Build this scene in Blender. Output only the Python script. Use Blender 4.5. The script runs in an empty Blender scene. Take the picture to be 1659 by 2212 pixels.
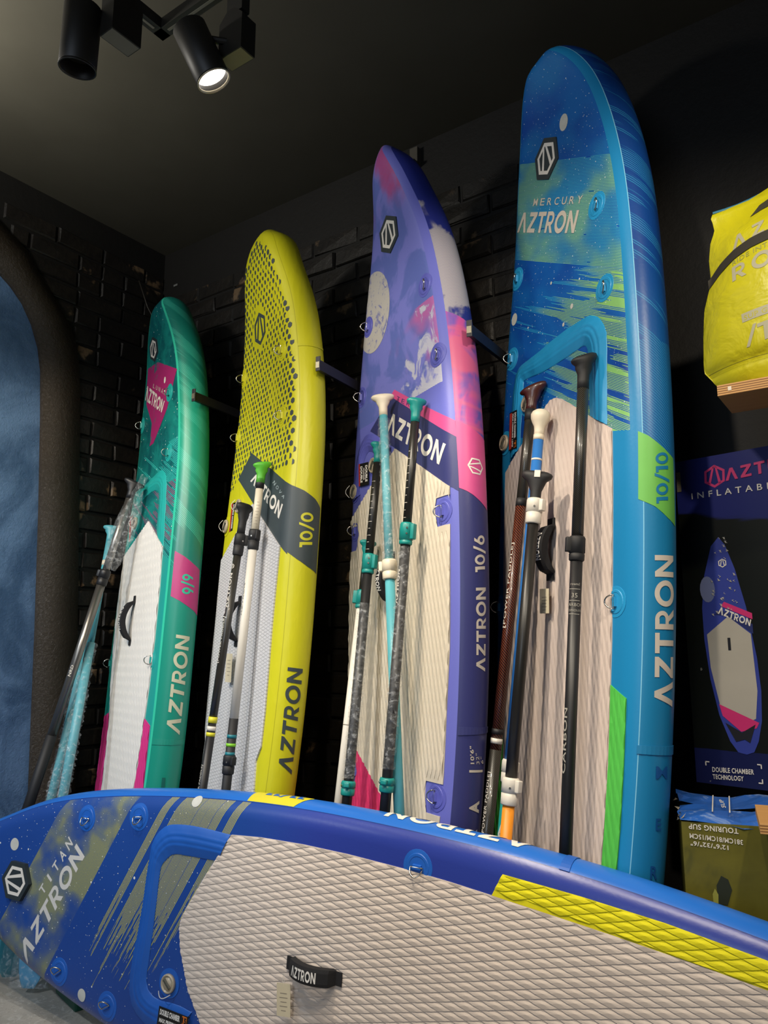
import bpy, bmesh, math, random
from mathutils import Vector, Matrix
random.seed(7)
C = bpy.context.scene.collection
PI = math.pi

# ---------------------------------------------------------------- camera, world, lights, exposure
sc = bpy.context.scene
F_PX, PITCH, CAM_H = 1660.0, math.radians(10.2), 1.3
cam_d = bpy.data.cameras.new('camera'); cam = bpy.data.objects.new('camera', cam_d); C.objects.link(cam)
cam_d.sensor_fit = 'VERTICAL'; cam_d.sensor_height = 36.0; cam_d.lens = 36.0 * F_PX / 2212.0
cam_d.clip_start = 0.02
cam.location = (0, 0, CAM_H); cam.rotation_euler = (math.radians(90) + PITCH, 0, 0)
sc.camera = cam
w = bpy.data.worlds.new('store_ambient'); sc.world = w; w.use_nodes = True
w.node_tree.nodes['Background'].inputs[0].default_value = (0.80, 0.88, 1.0, 1)
w.node_tree.nodes['Background'].inputs[1].default_value = 0.05
sc.view_settings.view_transform = 'Standard'; sc.view_settings.look = 'None'
sc.view_settings.exposure = -0.08; sc.view_settings.gamma = 1.0; sc.view_settings.use_curve_mapping = False
try:
    sc.cycles.use_denoising = True; sc.cycles.max_bounces = 6; sc.cycles.sample_clamp_indirect = 4.0
except Exception: pass

YW = math.radians(35)                       # the back wall is turned 35 degrees from the line of sight
DV = Vector((math.sin(YW), math.cos(YW), 0)); XV = Vector((math.cos(YW), -math.sin(YW), 0))
WALL_D, WALL_X, CEIL = 2.66, -3.40, 3.56
def W(x, d, z): return XV * x + DV * d + Vector((0, 0, z))      # along the wall, towards the wall, up
WROT = Matrix((XV, DV, (0, 0, 1))).transposed().to_4x4()

def spot(loc, target, power, angle, col=(1, .9, .74), blend=.6, size=.045):
    l = bpy.data.lights.new('spot_light', 'SPOT'); o = bpy.data.objects.new('spot_light', l); C.objects.link(o)
    l.energy = power; l.spot_size = math.radians(angle); l.spot_blend = blend; l.color = col; l.shadow_soft_size = size
    o.location = loc; o.rotation_euler = (Vector(target) - Vector(loc)).to_track_quat('-Z', 'Y').to_euler(); return o
def area(loc, target, power, sx, sy, col):
    l = bpy.data.lights.new('fill_light', 'AREA'); o = bpy.data.objects.new('fill_light', l); C.objects.link(o)
    l.shape = 'RECTANGLE'; l.size = sx; l.size_y = sy; l.energy = power; l.color = col
    o.location = loc; o.rotation_euler = (Vector(target) - Vector(loc)).to_track_quat('-Z', 'Y').to_euler(); return o
WARM, COOL = (1, .88, .71), (.82, .91, 1)
LIGHTS = [  # track heads in front of the rack and an added wall wash; the lit one in view has its lamp in its builder below
    (W(-2.75, .6, 2.95), W(-2.9, 2.2, 1.7), 65, 70, WARM), (W(-.75, .5, 3.0), W(-1.0, 2.1, 1.9), 88, 70, WARM),
    (W(.45, .7, 3.0), W(-.45, 2.1, 2.0), 95, 70, WARM), (W(-2.1, .2, 3.0), W(-2.1, 2.1, 1.9), 85, 64, WARM),
    (W(-3.05, -.7, 2.9), W(-2.6, 2.2, 1.1), 150, 46, COOL), (W(-1.4, .1, 3.0), W(-3.4, 1.8, 1.3), 95, 60, WARM),  # the warm spot here is added to brighten the left wall
    (W(-2.5, .75, 3.05), W(-2.5, 1.55, .5), 45, 60, COOL), (W(-1.4, .75, 3.05), W(-1.35, 1.45, .4), 60, 64, WARM), (W(-.35, .75, 3.05), W(-.3, 1.5, .4), 75, 64, WARM)]
for l, t, p, a, c_ in LIGHTS: spot(l, t, p, a, c_)
area((-2.2, -2.0, 2.2), (-1.0, 2.6, 1.2), 45, 1.8, 1.8, (.74, .85, 1))     # added soft fill, cool like daylight, out of view behind and left
area(W(-2.75, .65, 3.05), W(-2.6, .85, 3.56), 30, .3, .3, (1, .95, .85))         # added unseen lamp to brighten the ceiling

# ---------------------------------------------------------------- colours, node helper
def lin(h):
    h = h.lstrip('#'); r = []
    for i in (0, 2, 4):
        c = int(h[i:i+2], 16) / 255; r.append(c / 12.92 if c <= .04045 else ((c + .055) / 1.055) ** 2.4)
    return (*r, 1)
class X:
    def __init__(s, g, k): s.g, s.k = g, k
    def _o(op, rev=False):
        def f(s, o): return s.g.m(op, o, s) if rev else s.g.m(op, s, o)
        return f
    __add__ = _o('ADD'); __radd__ = _o('ADD', True); __sub__ = _o('SUBTRACT'); __rsub__ = _o('SUBTRACT', True)
    __mul__ = _o('MULTIPLY'); __rmul__ = _o('MULTIPLY', True); __truediv__ = _o('DIVIDE')
    __gt__ = _o('GREATER_THAN'); __lt__ = _o('LESS_THAN')
class G:
    def __init__(s, name):
        s.mat = bpy.data.materials.new(name); s.mat.use_nodes = True; s.nt = s.mat.node_tree
        s.b = s.nt.nodes['Principled BSDF']
    def put(s, inp, v):
        if isinstance(v, X): s.nt.links.new(v.k, inp)
        else: inp.default_value = v
    def m(s, op, *a):
        n = s.nt.nodes.new('ShaderNodeMath'); n.operation = op
        for i, v in enumerate(a): s.put(n.inputs[i], v)
        return X(s, n.outputs[0])
    def abs(s, a): return s.m('ABSOLUTE', a)
    def clamp(s, a):
        r = s.m('ADD', a, 0.0); r.k.node.use_clamp = True; return r
    def step(s, a, lo, hi):
        n = s.nt.nodes.new('ShaderNodeMapRange'); n.interpolation_type = 'SMOOTHSTEP'
        s.put(n.inputs[0], a); n.inputs[1].default_value = lo; n.inputs[2].default_value = hi
        return X(s, n.outputs[0])
    def vec(s, x, y, z=0.0):
        n = s.nt.nodes.new('ShaderNodeCombineXYZ')
        for i, v in enumerate((x, y, z)): s.put(n.inputs[i], v)
        return X(s, n.outputs[0])
    def noise(s, v, scale=5.0, detail=3.0, rough=.55, dist=0.0):
        n = s.nt.nodes.new('ShaderNodeTexNoise')
        if v is not None: s.put(n.inputs['Vector'], v)
        n.inputs['Scale'].default_value = scale; n.inputs['Detail'].default_value = detail
        n.inputs['Roughness'].default_value = rough; n.inputs['Distortion'].default_value = dist
        return X(s, n.outputs[0])
    def voro(s, v, scale, rnd=1.0, out='Distance'):
        n = s.nt.nodes.new('ShaderNodeTexVoronoi'); s.put(n.inputs['Vector'], v)
        n.inputs['Scale'].default_value = scale; n.inputs['Randomness'].default_value = rnd
        return X(s, n.outputs[out]), X(s, n.outputs['Color'])
    def obj(s):
        n = s.nt.nodes.new('ShaderNodeTexCoord'); return X(s, n.outputs['Object'])
    def attr(s, name):
        n = s.nt.nodes.new('ShaderNodeAttribute'); n.attribute_name = name; return X(s, n.outputs['Vector'])
    def sep(s, v):
        n = s.nt.nodes.new('ShaderNodeSeparateXYZ'); s.put(n.inputs[0], v); return [X(s, o) for o in n.outputs]
    def mix(s, f, a, b):
        n = s.nt.nodes.new('ShaderNodeMix'); n.data_type = 'RGBA'; s.put(n.inputs[0], f)
        s.put(n.inputs[6], lin(a) if isinstance(a, str) else a); s.put(n.inputs[7], lin(b) if isinstance(b, str) else b)
        return X(s, n.outputs[2])
    def line(s, q, pitch, duty):           # 1 on a stripe of that share of every pitch
        return s.m('FRACT', q / pitch) < duty
    def bump(s, h, dist=.001, strength=1.0):
        n = s.nt.nodes.new('ShaderNodeBump'); n.inputs['Distance'].default_value = dist
        n.inputs['Strength'].default_value = strength; s.put(n.inputs['Height'], h)
        s.nt.links.new(n.outputs[0], s.b.inputs['Normal'])
    def out(s, col, rough=.45, metal=0.0, spec=.5, coat=0.0):
        s.put(s.b.inputs['Base Color'], lin(col) if isinstance(col, str) else col)
        s.put(s.b.inputs['Roughness'], rough); s.b.inputs['Metallic'].default_value = metal
        s.b.inputs['Specular IOR Level'].default_value = spec; s.b.inputs['Coat Weight'].default_value = coat
        return s.mat
_M = {}
def flat(h, rough=.5, metal=0.0, var=.12, scale=9.0, bump=0.0, spec=.5, coat=0.0):
    k = (h, rough, metal, var, scale, bump, spec, coat)
    if k not in _M:
        g = G('surface_' + h.strip('#')); c = lin(h); n = g.noise(g.obj(), scale, 4)
        d = tuple(x * (1 - var) for x in c[:3]) + (1,); u = tuple(min(1, x * (1 + var)) for x in c[:3]) + (1,)
        if bump: g.bump(g.noise(g.obj(), scale * 14, 5), bump)
        _M[k] = g.out(g.mix(n, d, u), rough, metal, spec, coat)
    return _M[k]

# ---------------------------------------------------------------- mesh helpers
def mesh(name, vs, fs, mat=None, parent=None, smooth=False, kind=None):
    me = bpy.data.meshes.new(name); me.from_pydata([tuple(v) for v in vs], [], fs); me.update()
    return link(name, me, mat, parent, smooth, kind)
def link(name, me, mat=None, parent=None, smooth=False, kind=None):
    o = bpy.data.objects.new(name, me); C.objects.link(o)
    if mat is not None: me.materials.append(mat)
    if smooth: me.polygons.foreach_set('use_smooth', [True] * len(me.polygons))
    if parent is not None: o.parent = parent
    if kind: o['kind'] = kind
    return o
def tag(o, label, cat, group=None):
    o['label'] = label; o['category'] = cat
    if group: o['group'] = group
    return o
def empty(name, label, cat, mat=None, group=None):
    o = bpy.data.objects.new(name, None); C.objects.link(o); o.empty_display_size = .1
    if mat is not None: o.matrix_world = mat
    return tag(o, label, cat, group)
def join(parts):                            # [(verts, faces)] -> one
    V, Fs = [], []
    for v, f in parts:
        k = len(V); V += list(v); Fs += [[i + k for i in q] for q in f]
    return V, Fs
def box(x0, x1, y0, y1, z0, z1, bev=0.0):
    bm = bmesh.new(); bmesh.ops.create_cube(bm, size=1)
    for v in bm.verts: v.co = ((x0 + x1) / 2 + v.co.x * (x1 - x0), (y0 + y1) / 2 + v.co.y * (y1 - y0), (z0 + z1) / 2 + v.co.z * (z1 - z0))
    if bev: bmesh.ops.bevel(bm, geom=bm.edges[:], offset=bev, segments=2, profile=.6, affect='EDGES')
    r = ([v.co.copy() for v in bm.verts], [[v.index for v in f.verts] for f in bm.faces]) if not bm.verts.index_update() else None
    bm.free(); return r
def loft(rings, cap=True):
    n = len(rings[0]); V = [p for r in rings for p in r]; Fs = []
    for i in range(len(rings) - 1):
        for j in range(n): Fs.append([i * n + j, i * n + (j + 1) % n, (i + 1) * n + (j + 1) % n, (i + 1) * n + j])
    if cap: Fs.append(list(range(n))[::-1]); Fs.append([(len(rings) - 1) * n + j for j in range(n)])
    return V, Fs
def ell(z, rx, ry=None, n=16, dx=0.0, dy=0.0, tilt=0.0, p=2.0):
    ry = rx if ry is None else ry; r = []
    for j in range(n):
        t = 2 * PI * j / n; c, s = math.cos(t), math.sin(t)
        x = rx * math.copysign(abs(c) ** (2 / p), c); y = ry * math.copysign(abs(s) ** (2 / p), s)
        r.append(Vector((dx + x, dy + y, z + tilt * x)))
    return r
def tube(pts, r, n=8, closed=False):        # round bar along points
    pts = [Vector(p) for p in pts]; rings = []
    for i, p in enumerate(pts):
        a = pts[i - 1] if (i or closed) else pts[0]; b = pts[(i + 1) % len(pts)] if (i < len(pts) - 1 or closed) else pts[-1]
        t = (b - a).normalized(); u = t.cross(Vector((0.013, .21, .97))).normalized(); w2 = t.cross(u)
        rr = r[i] if isinstance(r, (list, tuple)) else r
        rings.append([p + (u * math.cos(2 * PI * j / n) + w2 * math.sin(2 * PI * j / n)) * rr for j in range(n)])
    if closed: rings.append(rings[0])
    return loft(rings, not closed)

# ---------------------------------------------------------------- lettering (flat print)
def ring(cx, cy, rx, ry, t, a0=0, a1=360, n=20):
    o, i = [], []
    for k in range(n + 1):
        a = math.radians(a0 + (a1 - a0) * k / n); o.append((cx + rx * math.cos(a), cy + ry * math.sin(a)))
        i.append((cx + (rx - t) * math.cos(a), cy + (ry - t) * math.sin(a)))
    return [[o[k], o[k + 1], i[k + 1], i[k]] for k in range(n)]
def poly(*p): return [list(p)]
GL = {
 'V': (1.0, poly((0, 0), (.38, 1), (.62, 1), (1, 0), (.76, 0), (.5, .7), (.24, 0))),
 'Z': (.84, poly((0, 0), (.84, 0), (.84, .2), (.34, .2)) + poly((.34, .2), (.84, .84), (.84, 1), (.5, .8), (0, .16), (0, 0)) + poly((.03, 1), (.03, .8), (.5, .8), (.84, 1))),
 'T': (.82, poly((.3, 0), (.53, 0), (.53, .8), (.3, .8)) + poly((0, .8), (.82, .8), (.82, 1), (0, 1))),
 'R': (.78, poly((0, 0), (.22, 0), (.22, 1), (0, 1)) + poly((.22, 1), (.22, .81), (.42, .81), (.42, 1)) + poly((.22, .52), (.22, .34), (.42, .34), (.42, .52)) + ring(.42, .67, .33, .33, .18, -90, 90, 12) + poly((.3, .36), (.54, .36), (.82, 0), (.56, 0))),
 'O': (1.08, ring(.54, .5, .54, .52, .22, 0, 360, 32)),
 'N': (.9, poly((0, 0), (.22, 0), (.22, 1), (0, 1)) + poly((.68, 0), (.9, 0), (.9, 1), (.68, 1)) + poly((.22, 1), (.22, .66), (.68, 0), (.68, .34))),
 '1': (.42, poly((.18, 0), (.42, 0), (.42, 1), (.18, 1)) + poly((0, .8), (.18, .8), (.18, 1), (0, 1))),
 '0': (.8, ring(.4, .5, .4, .51, .2, 0, 360, 28)),
 '/': (.5, poly((-.1, -.12), (.1, -.12), (.6, 1.1), (.4, 1.1))),
 '6': (.74, ring(.37, .36, .37, .37, .2, 0, 360, 24) + poly((.02, .45), (.22, .5), (.6, 1), (.34, 1))),
 '9': (.74, ring(.37, .64, .37, .37, .2, 0, 360, 24) + poly((.72, .55), (.52, .5), (.14, 0), (.4, 0))),
}
def word(s, gap=.14):
    x, out = 0, []
    for ch in s:
        wd, ps = GL[ch]; out += [[(x + p[0], p[1]) for p in q] for q in ps]; x += wd + gap
    return out, x - gap
def emblem(r=1.0, t=.17):                  # hexagon ring with two strokes from its top corner
    h = [(r * math.sin(PI / 3 * k), r * math.cos(PI / 3 * k)) for k in range(6)]; q = 1 - t / r * 1.15
    ps = [[h[k], h[(k + 1) % 6], (h[(k + 1) % 6][0] * q, h[(k + 1) % 6][1] * q), (h[k][0] * q, h[k][1] * q)] for k in range(6)]
    for sg in (-1, 1): ps.append([(0, r * .96), (sg * t * .95, r * .8), (sg * r * .56, -r * .62), (sg * (r * .56 - t * 1.05), -r * .72)])
    return ps
_T = {}
def text(s, bold=.03):                      # plain sans text: cap height 1
    if (s, bold) not in _T:
        cu = bpy.data.curves.new('t', 'FONT'); cu.body = s; cu.size = 1.0; cu.offset = bold; cu.resolution_u = 3
        cu.space_character = 1.08
        o = bpy.data.objects.new('t', cu); me = o.to_mesh()
        vs = [v.co.copy() for v in me.vertices]; fs = [list(p.vertices) for p in me.polygons]; o.to_mesh_clear()
        bpy.data.objects.remove(o); bpy.data.curves.remove(cu)
        h = .729; x0 = min(v.x for v in vs); x1 = max(v.x for v in vs)
        _T[(s, bold)] = ([[((vs[i].x - x0) / h, vs[i].y / h) for i in f] for f in fs], (x1 - x0) / h)
    return _T[(s, bold)]
def cells(polys, cx=None, cy=None):         # flat polygons, cut along a grid so that they can follow a curved surface
    bm = bmesh.new()
    for p in polys:
        vs = [bm.verts.new((q[0], q[1], 0)) for q in p]
        try: bm.faces.new(vs)
        except ValueError: pass
    bmesh.ops.triangulate(bm, faces=bm.faces[:])
    for ax, st in ((0, cx), (1, cy)):
        if not st or not bm.verts: continue
        lo = min(v.co[ax] for v in bm.verts); hi = max(v.co[ax] for v in bm.verts); k = math.floor(lo / st) + 1
        while k * st < hi:
            no = Vector((1, 0, 0)) if ax == 0 else Vector((0, 1, 0))
            bmesh.ops.bisect_plane(bm, geom=bm.verts[:] + bm.edges[:] + bm.faces[:], plane_co=no * (k * st), plane_no=no, dist=1e-6); k += 1
    bm.verts.index_update()
    r = ([(v.co.x, v.co.y) for v in bm.verts], [[v.index for v in f.verts] for f in bm.faces]); bm.free(); return r
def quad(polys, width, q):                  # lay polygons of that width and height 1 into a four-cornered patch (bl, br, tr, tl)
    r = []
    for p in polys:
        n = []
        for x, y in p:
            s = x / width; n.append(tuple((q[0][i] * (1 - s) + q[1][i] * s) * (1 - y) + (q[3][i] * (1 - s) + q[2][i] * s) * y for i in (0, 1)))
        r.append(n)
    return r
def place(polys, cx, cy, sc_, rot=0.0):
    c, s = math.cos(rot) * sc_, math.sin(rot) * sc_
    return [[(cx + x * c - y * s, cy + x * s + y * c) for x, y in p] for p in polys]
def clip(p, cl):                            # convex polygon cl (counter-clockwise) cuts polygon p (3-D points allowed)
    for i in range(len(cl)):
        a, b = cl[i], cl[(i + 1) % len(cl)]; out = []
        if not p: return []
        f = lambda q: (b[0] - a[0]) * (q[1] - a[1]) - (b[1] - a[1]) * (q[0] - a[0])
        for j in range(len(p)):
            P, Q = p[j - 1], p[j]; fp, fq = f(P), f(Q)
            if (fp >= 0) != (fq >= 0):
                t = fp / (fp - fq); out.append(tuple(P[k] + (Q[k] - P[k]) * t for k in range(len(P))))
            if fq >= 0: out.append(Q)
        p = out
    return p
def inside(pt, pl_):
    r = False
    for i in range(len(pl_)):
        (x1, y1), (x2, y2) = pl_[i - 1][:2], pl_[i][:2]
        if (y1 > pt[1]) != (y2 > pt[1]) and pt[0] < (x2 - x1) * (pt[1] - y1) / (y2 - y1) + x1: r = not r
    return r
def area2(p): return sum(p[i - 1][0] * p[i][1] - p[i][0] * p[i - 1][1] for i in range(len(p)))
def ccw(p): return p if area2(p) > 0 else p[::-1]

# measured positions on each board: (across, from the tail) in metres, rail prints (from the deck edge, from the tail)
DATA = {
 'lunar': {'L': [(0.1014,0.723),(0.0978,0.7563),(0.1186,0.7232)], 'bandI': [(-0.2225,1.9585),(-0.1206,1.98),(-0.0243,1.9934),(0.0414,1.9912),(0.09,1.9729),(0.1081,1.9333),(0.121,1.859),(0.132,1.786)], 'bandO': [(-0.2172,2.0201),(-0.1003,2.0529),(0.0053,2.0704),(0.0877,2.0799),(0.1587,2.0473),(0.1902,1.9907),(0.2236,1.8432),(0.255,1.7008)], 'dr': [(0.1449,2.4398),(0.1739,2.1457),(-0.2511,2.3803)], 'dr2': [(0.2676,1.2127),(-0.35,1.1964)], 'handle': [(-0.0493,1.503),(-0.0406,1.2767)], 'hex': [(-0.056,2.7878),(-0.0073,2.7598),(-0.0256,2.6899),(-0.0773,2.6511),(-0.1184,2.6811),(-0.1022,2.7456)], 'join': [(0.0392,0.9018),(0.191,0.9061),(0.1788,0.8854),(0.043,0.8783)], 'label': [(-0.3167,1.9154),(-0.2651,1.9262),(-0.2391,1.8368),(-0.2718,1.7831)], 'mag': [(-0.0221,2.6429),(0.2319,2.5293),(0.1748,2.446),(0.1208,2.3721),(-0.0559,2.2428),(-0.1118,2.2403),(-0.0936,2.3523),(-0.1891,2.4722),(-0.19,2.5686),(-0.1697,2.654)], 'magL': [(-0.3366,0.9544),(-0.3044,0.6726)], 'magR': [(0.2529,0.9726),(0.3243,0.9497),(0.3275,0.7125),(0.2291,0.7)], 'moon': [(0.0749,2.5232)], 'padL': [(-0.2157,1.8106),(-0.3122,1.7221)], 'padR': [(0.2606,1.5257),(0.2861,1.2966),(0.2576,1.1695),(0.2529,0.9726),(0.2291,0.7)], 'padtop': [(-0.0563,1.8728),(0.0808,1.8002),(0.2379,1.7049)], 'panel': [(0.0465,1.6706),(0.089,1.6499),(0.1316,1.623),(0.1735,1.602),(0.1921,1.4088),(0.1212,1.4419),(0.0873,1.4605),(0.047,1.4773)], 'streak': [(-0.0809,1.9353),(0.0927,1.9651),(0.3383,1.7655),(0.3445,1.6909)], 't_az': [(-0.2091,2.5018),(0.0475,2.3692),(0.0851,2.4156),(-0.1974,2.5788)], 't_name': [(-0.0952,2.5344),(0.0929,2.4413),(0.1033,2.4632),(-0.0849,2.5534)], 't_rail': [(0.1433,0.9223),(0.1461,1.3174),(0.0867,1.3208),(0.0855,0.9382)], 't_size': [(0.1442,1.4936),(0.1326,1.5769),(0.0882,1.574),(0.0947,1.4889)], 'valve': [(-0.2004,1.8699)]},
 'mercury': {'E': [(0.1134,0.8231),(0.1306,0.8235),(0.1277,0.8529),(0.1119,0.8524)], 'M': [(0.1043,0.9474),(0.142,0.9496),(0.1391,0.98),(0.1033,0.9782)], 'R': [(0.1081,0.7067),(0.1287,0.7076),(0.1265,0.7396),(0.1063,0.7392)], 'bandI': [(-0.2268,1.9474),(-0.2154,2.0746),(-0.208,2.1666),(-0.1958,2.1886),(-0.084,2.178),(0.0229,2.178),(0.1082,2.181),(0.1456,2.1829),(0.1655,2.1677),(0.1721,2.1361),(0.1754,2.0936),(0.1786,1.9787),(0.1805,1.948)], 'bandO': [(-0.2918,1.9117),(-0.2852,2.0952),(-0.2694,2.2013),(-0.2372,2.2484),(-0.1348,2.2588),(0.0065,2.2731),(0.1212,2.2746),(0.1817,2.2683),(0.2267,2.2407),(0.2565,2.1935),(0.2635,2.1503),(0.2623,1.9922),(0.2629,1.8971)], 'dr': [(0.2126,2.6235),(0.2514,2.3275),(-0.2718,2.6069),(-0.2955,2.3015),(0.2981,1.3876),(-0.3402,1.4033)], 'grL': [(0.2805,1.1673),(0.2787,1.0948),(0.2764,0.9549),(0.2674,0.798),(0.2573,0.7177)], 'grR': [(0.3422,1.1361),(0.3344,0.9631),(0.3252,0.8101),(0.3155,0.7152)], 'green': [(0.0469,1.8498),(0.0733,1.836),(0.1076,1.8104),(0.1338,1.7941),(0.155,1.7853),(0.1597,1.5978),(0.124,1.615),(0.0866,1.6411),(0.0446,1.6596)], 'hex': [(-0.0485,3.0303),(0.0221,2.9873),(0.023,2.9094),(-0.0365,2.8609),(-0.1024,2.9006),(-0.1019,2.9763)], 'join': [(0.0525,1.0232),(0.1788,1.0302),(0.1802,1.0079),(0.0536,1.0021)], 'joinN': [(0.0652,2.5944),(0.1442,2.6149),(0.0443,2.3004),(0.1528,2.3207)], 'label': [(-0.285,2.0904),(-0.2333,2.0884),(-0.2338,1.9492),(-0.2869,1.9496)], 'moon': [(0.0725,3.0055)], 'moons': [(-0.2847,2.4526),(0.0819,2.3432),(-0.0411,2.4818),(0.0357,2.2993)], 'padL': [(-0.3223,1.8808),(-0.2082,1.9566)], 'padR': [(0.2861,1.4493),(0.2843,1.2798),(0.2805,1.1673)], 'padtop': [(-0.0503,2.0547),(-0.0313,2.0621),(0.0024,2.0603),(0.0318,2.0467),(0.0817,2.0143),(0.1753,1.9495),(0.2863,1.8791)], 'print_end': [(0.3588,1.8584),(0.2617,1.9032)], 'regA': [(-0.214,3.0371),(0.2867,2.7558),(-0.2767,2.6911),(0.3292,2.3508)], 'streak': [(0.0793,2.2791),(0.3467,2.1345),(0.1083,2.1724),(0.3511,2.0347),(0.2623,1.9883),(0.3551,1.9485)], 't_az': [(-0.2643,2.789),(0.0915,2.5951),(0.1229,2.6595),(-0.2318,2.85)], 't_name': [(-0.1469,2.8291),(0.1353,2.6759),(0.1467,2.6988),(-0.1357,2.8518)], 't_rail': [(0.1521,1.1265),(0.1447,1.5162),(0.086,1.51),(0.0915,1.1219)], 't_size': [(0.1246,1.6552),(0.1287,1.7965),(0.0907,1.7883),(0.0907,1.6485)], 'valve': [(-0.3289,1.9919),(-0.1784,2.0939)]},
 'nova': {'dr': [(0.2046,2.4331),(0.2331,2.1591),(-0.2483,2.4458),(-0.2927,2.185)], 'handle': [(-0.0924,1.4105)], 'hex': [(-0.0344,2.6711),(0.0322,2.6366),(0.0267,2.5768),(-0.0459,2.5292),(-0.0967,2.5663),(-0.0916,2.6393)], 'joinN': [(0.0473,2.4327),(0.1848,2.4501)], 'label': [(-0.2806,1.8832),(-0.2331,1.8847),(-0.2345,1.7593),(-0.2777,1.7572)], 'navyD': [(-0.0875,2.0752),(0.1832,1.9504),(0.3621,1.8642),(0.3737,1.6075),(0.337,1.6371),(0.1033,1.7775),(0.0069,1.8386),(-0.2295,1.9841)], 'navyR': [(0.0444,1.8642),(0.094,1.8465),(0.1407,1.8229),(0.1767,1.7957),(0.1804,1.5515),(0.1265,1.5704),(0.0835,1.5929),(0.0458,1.6161)], 'padL': [(-0.165,1.7447),(-0.3369,1.666),(-0.3372,1.419),(-0.3433,1.1526)], 'padR': [(0.3296,1.3488),(0.3312,1.2113),(0.3309,1.0497),(0.3244,0.9325),(0.2957,0.8812),(0.3052,0.7834)], 'padtop': [(0.0845,1.7831),(0.337,1.6371)], 'spotR': [(0.0031,2.9731),(0.119,2.8882),(0.1722,2.8207),(0.1902,2.7468),(0.2339,2.6503),(0.2657,2.5482),(0.2904,2.4706),(0.309,2.3741),(0.3289,2.2586),(0.3337,2.1819),(0.349,2.0559),(0.3608,1.9332)], 'spots': [(0.1058,2.539),(0.183,2.5126),(0.104,2.4947),(0.0565,2.5345),(0.1381,2.4887),(0.2861,2.4034),(0.3061,2.3227),(0.2885,2.283),(0.3197,2.2493)], 't_az': [(-0.0658,1.9491),(0.2987,1.7434),(0.3273,1.7928),(-0.0236,1.9771)], 't_name': [(0.1973,1.896),(0.3268,1.8135),(0.3393,1.821),(0.2196,1.9034)], 't_rail': [(0.1463,0.8503),(0.1429,1.2106),(0.0854,1.2121),(0.0923,0.8676)], 't_size': [(0.1398,1.6442),(0.1356,1.7686),(0.0882,1.765),(0.0906,1.6353)], 'valve': [(-0.3191,1.7864),(-0.1739,1.8576)]},
 'terra': {'A': [(0.145,0.7876),(0.1435,0.8224),(0.1076,0.8151),(0.1092,0.79)], 'band': [(-0.2781,2.0429),(-0.2407,2.0745),(-0.1926,2.0846),(-0.1906,2.0211),(-0.1598,2.0433),(-0.0001,1.9734)], 'bar': [(0.1001,0.9095),(0.1531,0.9107),(0.1541,0.9039),(0.1006,0.9026)], 'dr': [(0.2182,2.5191),(0.2894,2.233),(-0.2188,2.5377),(-0.2811,2.2615)], 'dr2': [(0.3213,1.6896),(-0.3171,1.7239)], 'dr3': [(0.2959,0.8224),(-0.2497,0.8314)], 'emb': [(0.1022,1.8568),(0.1318,1.8645),(0.1485,1.8428),(0.1281,1.8076),(0.1041,1.8059),(0.0905,1.831)], 'hex': [(-0.0234,2.9117),(0.05,2.8707),(0.0512,2.7949),(-0.0125,2.7547),(-0.0789,2.7935),(-0.0793,2.869)], 'join': [(0.0645,1.0301),(0.186,1.036),(0.1897,1.019),(0.0641,1.006)], 'joinN': [(0.047,2.6314),(0.1289,2.651)], 'label': [(-0.278,1.9824),(-0.1922,1.9724),(-0.1897,1.8842),(-0.2725,1.8913)], 'moon': [(-0.1686,2.7456),(-0.0789,2.6732),(-0.0385,2.5671),(-0.0462,2.4936),(-0.0885,2.4082)], 'navy': [(-0.0373,2.1898),(0.1856,2.0478),(0.3779,1.9279),(0.3875,1.7481),(0.356,1.7658),(0.1858,1.8696),(0.0092,1.9749),(-0.1294,2.0591),(-0.1983,2.0978)], 'notch1': [(0.357,1.735),(0.2995,1.7389),(0.2737,1.698),(0.2982,1.6506),(0.3565,1.644)], 'notch2': [(0.3247,0.861),(0.2516,0.8613),(0.2341,0.817),(0.2652,0.7704),(0.3118,0.7731)], 'padL': [(-0.1453,1.8871),(-0.3493,1.8026),(-0.3607,1.7745),(-0.2674,1.7187),(-0.299,1.6766),(-0.3536,1.6871)], 'padR': [(0.3524,1.2625),(0.341,1.0967),(0.3299,0.8869)], 'padpink': [(-0.255,0.9062),(-0.0617,0.8043),(0.0472,0.7394)], 'padtop': [(0.0092,1.9749),(0.1858,1.8696),(0.356,1.7658)], 'pink': [(-0.0056,2.2056),(0.1855,2.0909),(0.3711,1.9848),(0.3779,1.9279),(0.1856,2.0478),(-0.0373,2.1898)], 'pinkrail': [(0.0563,1.986),(0.0833,1.9743),(0.1081,1.9627),(0.1384,1.9486),(0.1776,1.9389),(0.1674,1.7005),(0.1289,1.7222),(0.1013,1.7398),(0.0813,1.75),(0.059,1.7587)], 'railgrad': [(0.0516,2.9173),(0.0515,2.4482),(0.0568,2.3873),(0.151,2.3538)], 't_az': [(-0.0643,2.0597),(0.301,1.8482),(0.3399,1.9079),(-0.0363,2.1283)], 't_d1': [(0.1146,0.9275),(0.1081,0.9783),(0.0974,0.9778),(0.1024,0.9271)], 't_d2': [(0.135,0.9268),(0.1286,0.9581),(0.1172,0.9579),(0.1223,0.9267)], 't_d3': [(0.1559,0.928),(0.1466,0.9485),(0.1371,0.9485),(0.1412,0.9283)], 't_name': [(0.0111,2.159),(0.1772,2.0648),(0.1856,2.0773),(0.0175,2.1748)], 't_rail': [(0.1439,1.1974),(0.1448,1.4528),(0.1051,1.4465),(0.1086,1.1959)], 't_size': [(0.1411,1.5011),(0.1417,1.6159),(0.1014,1.6073),(0.1035,1.4939)], 'valve': [(-0.1592,1.9514),(-0.3223,1.8811)]},
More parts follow.
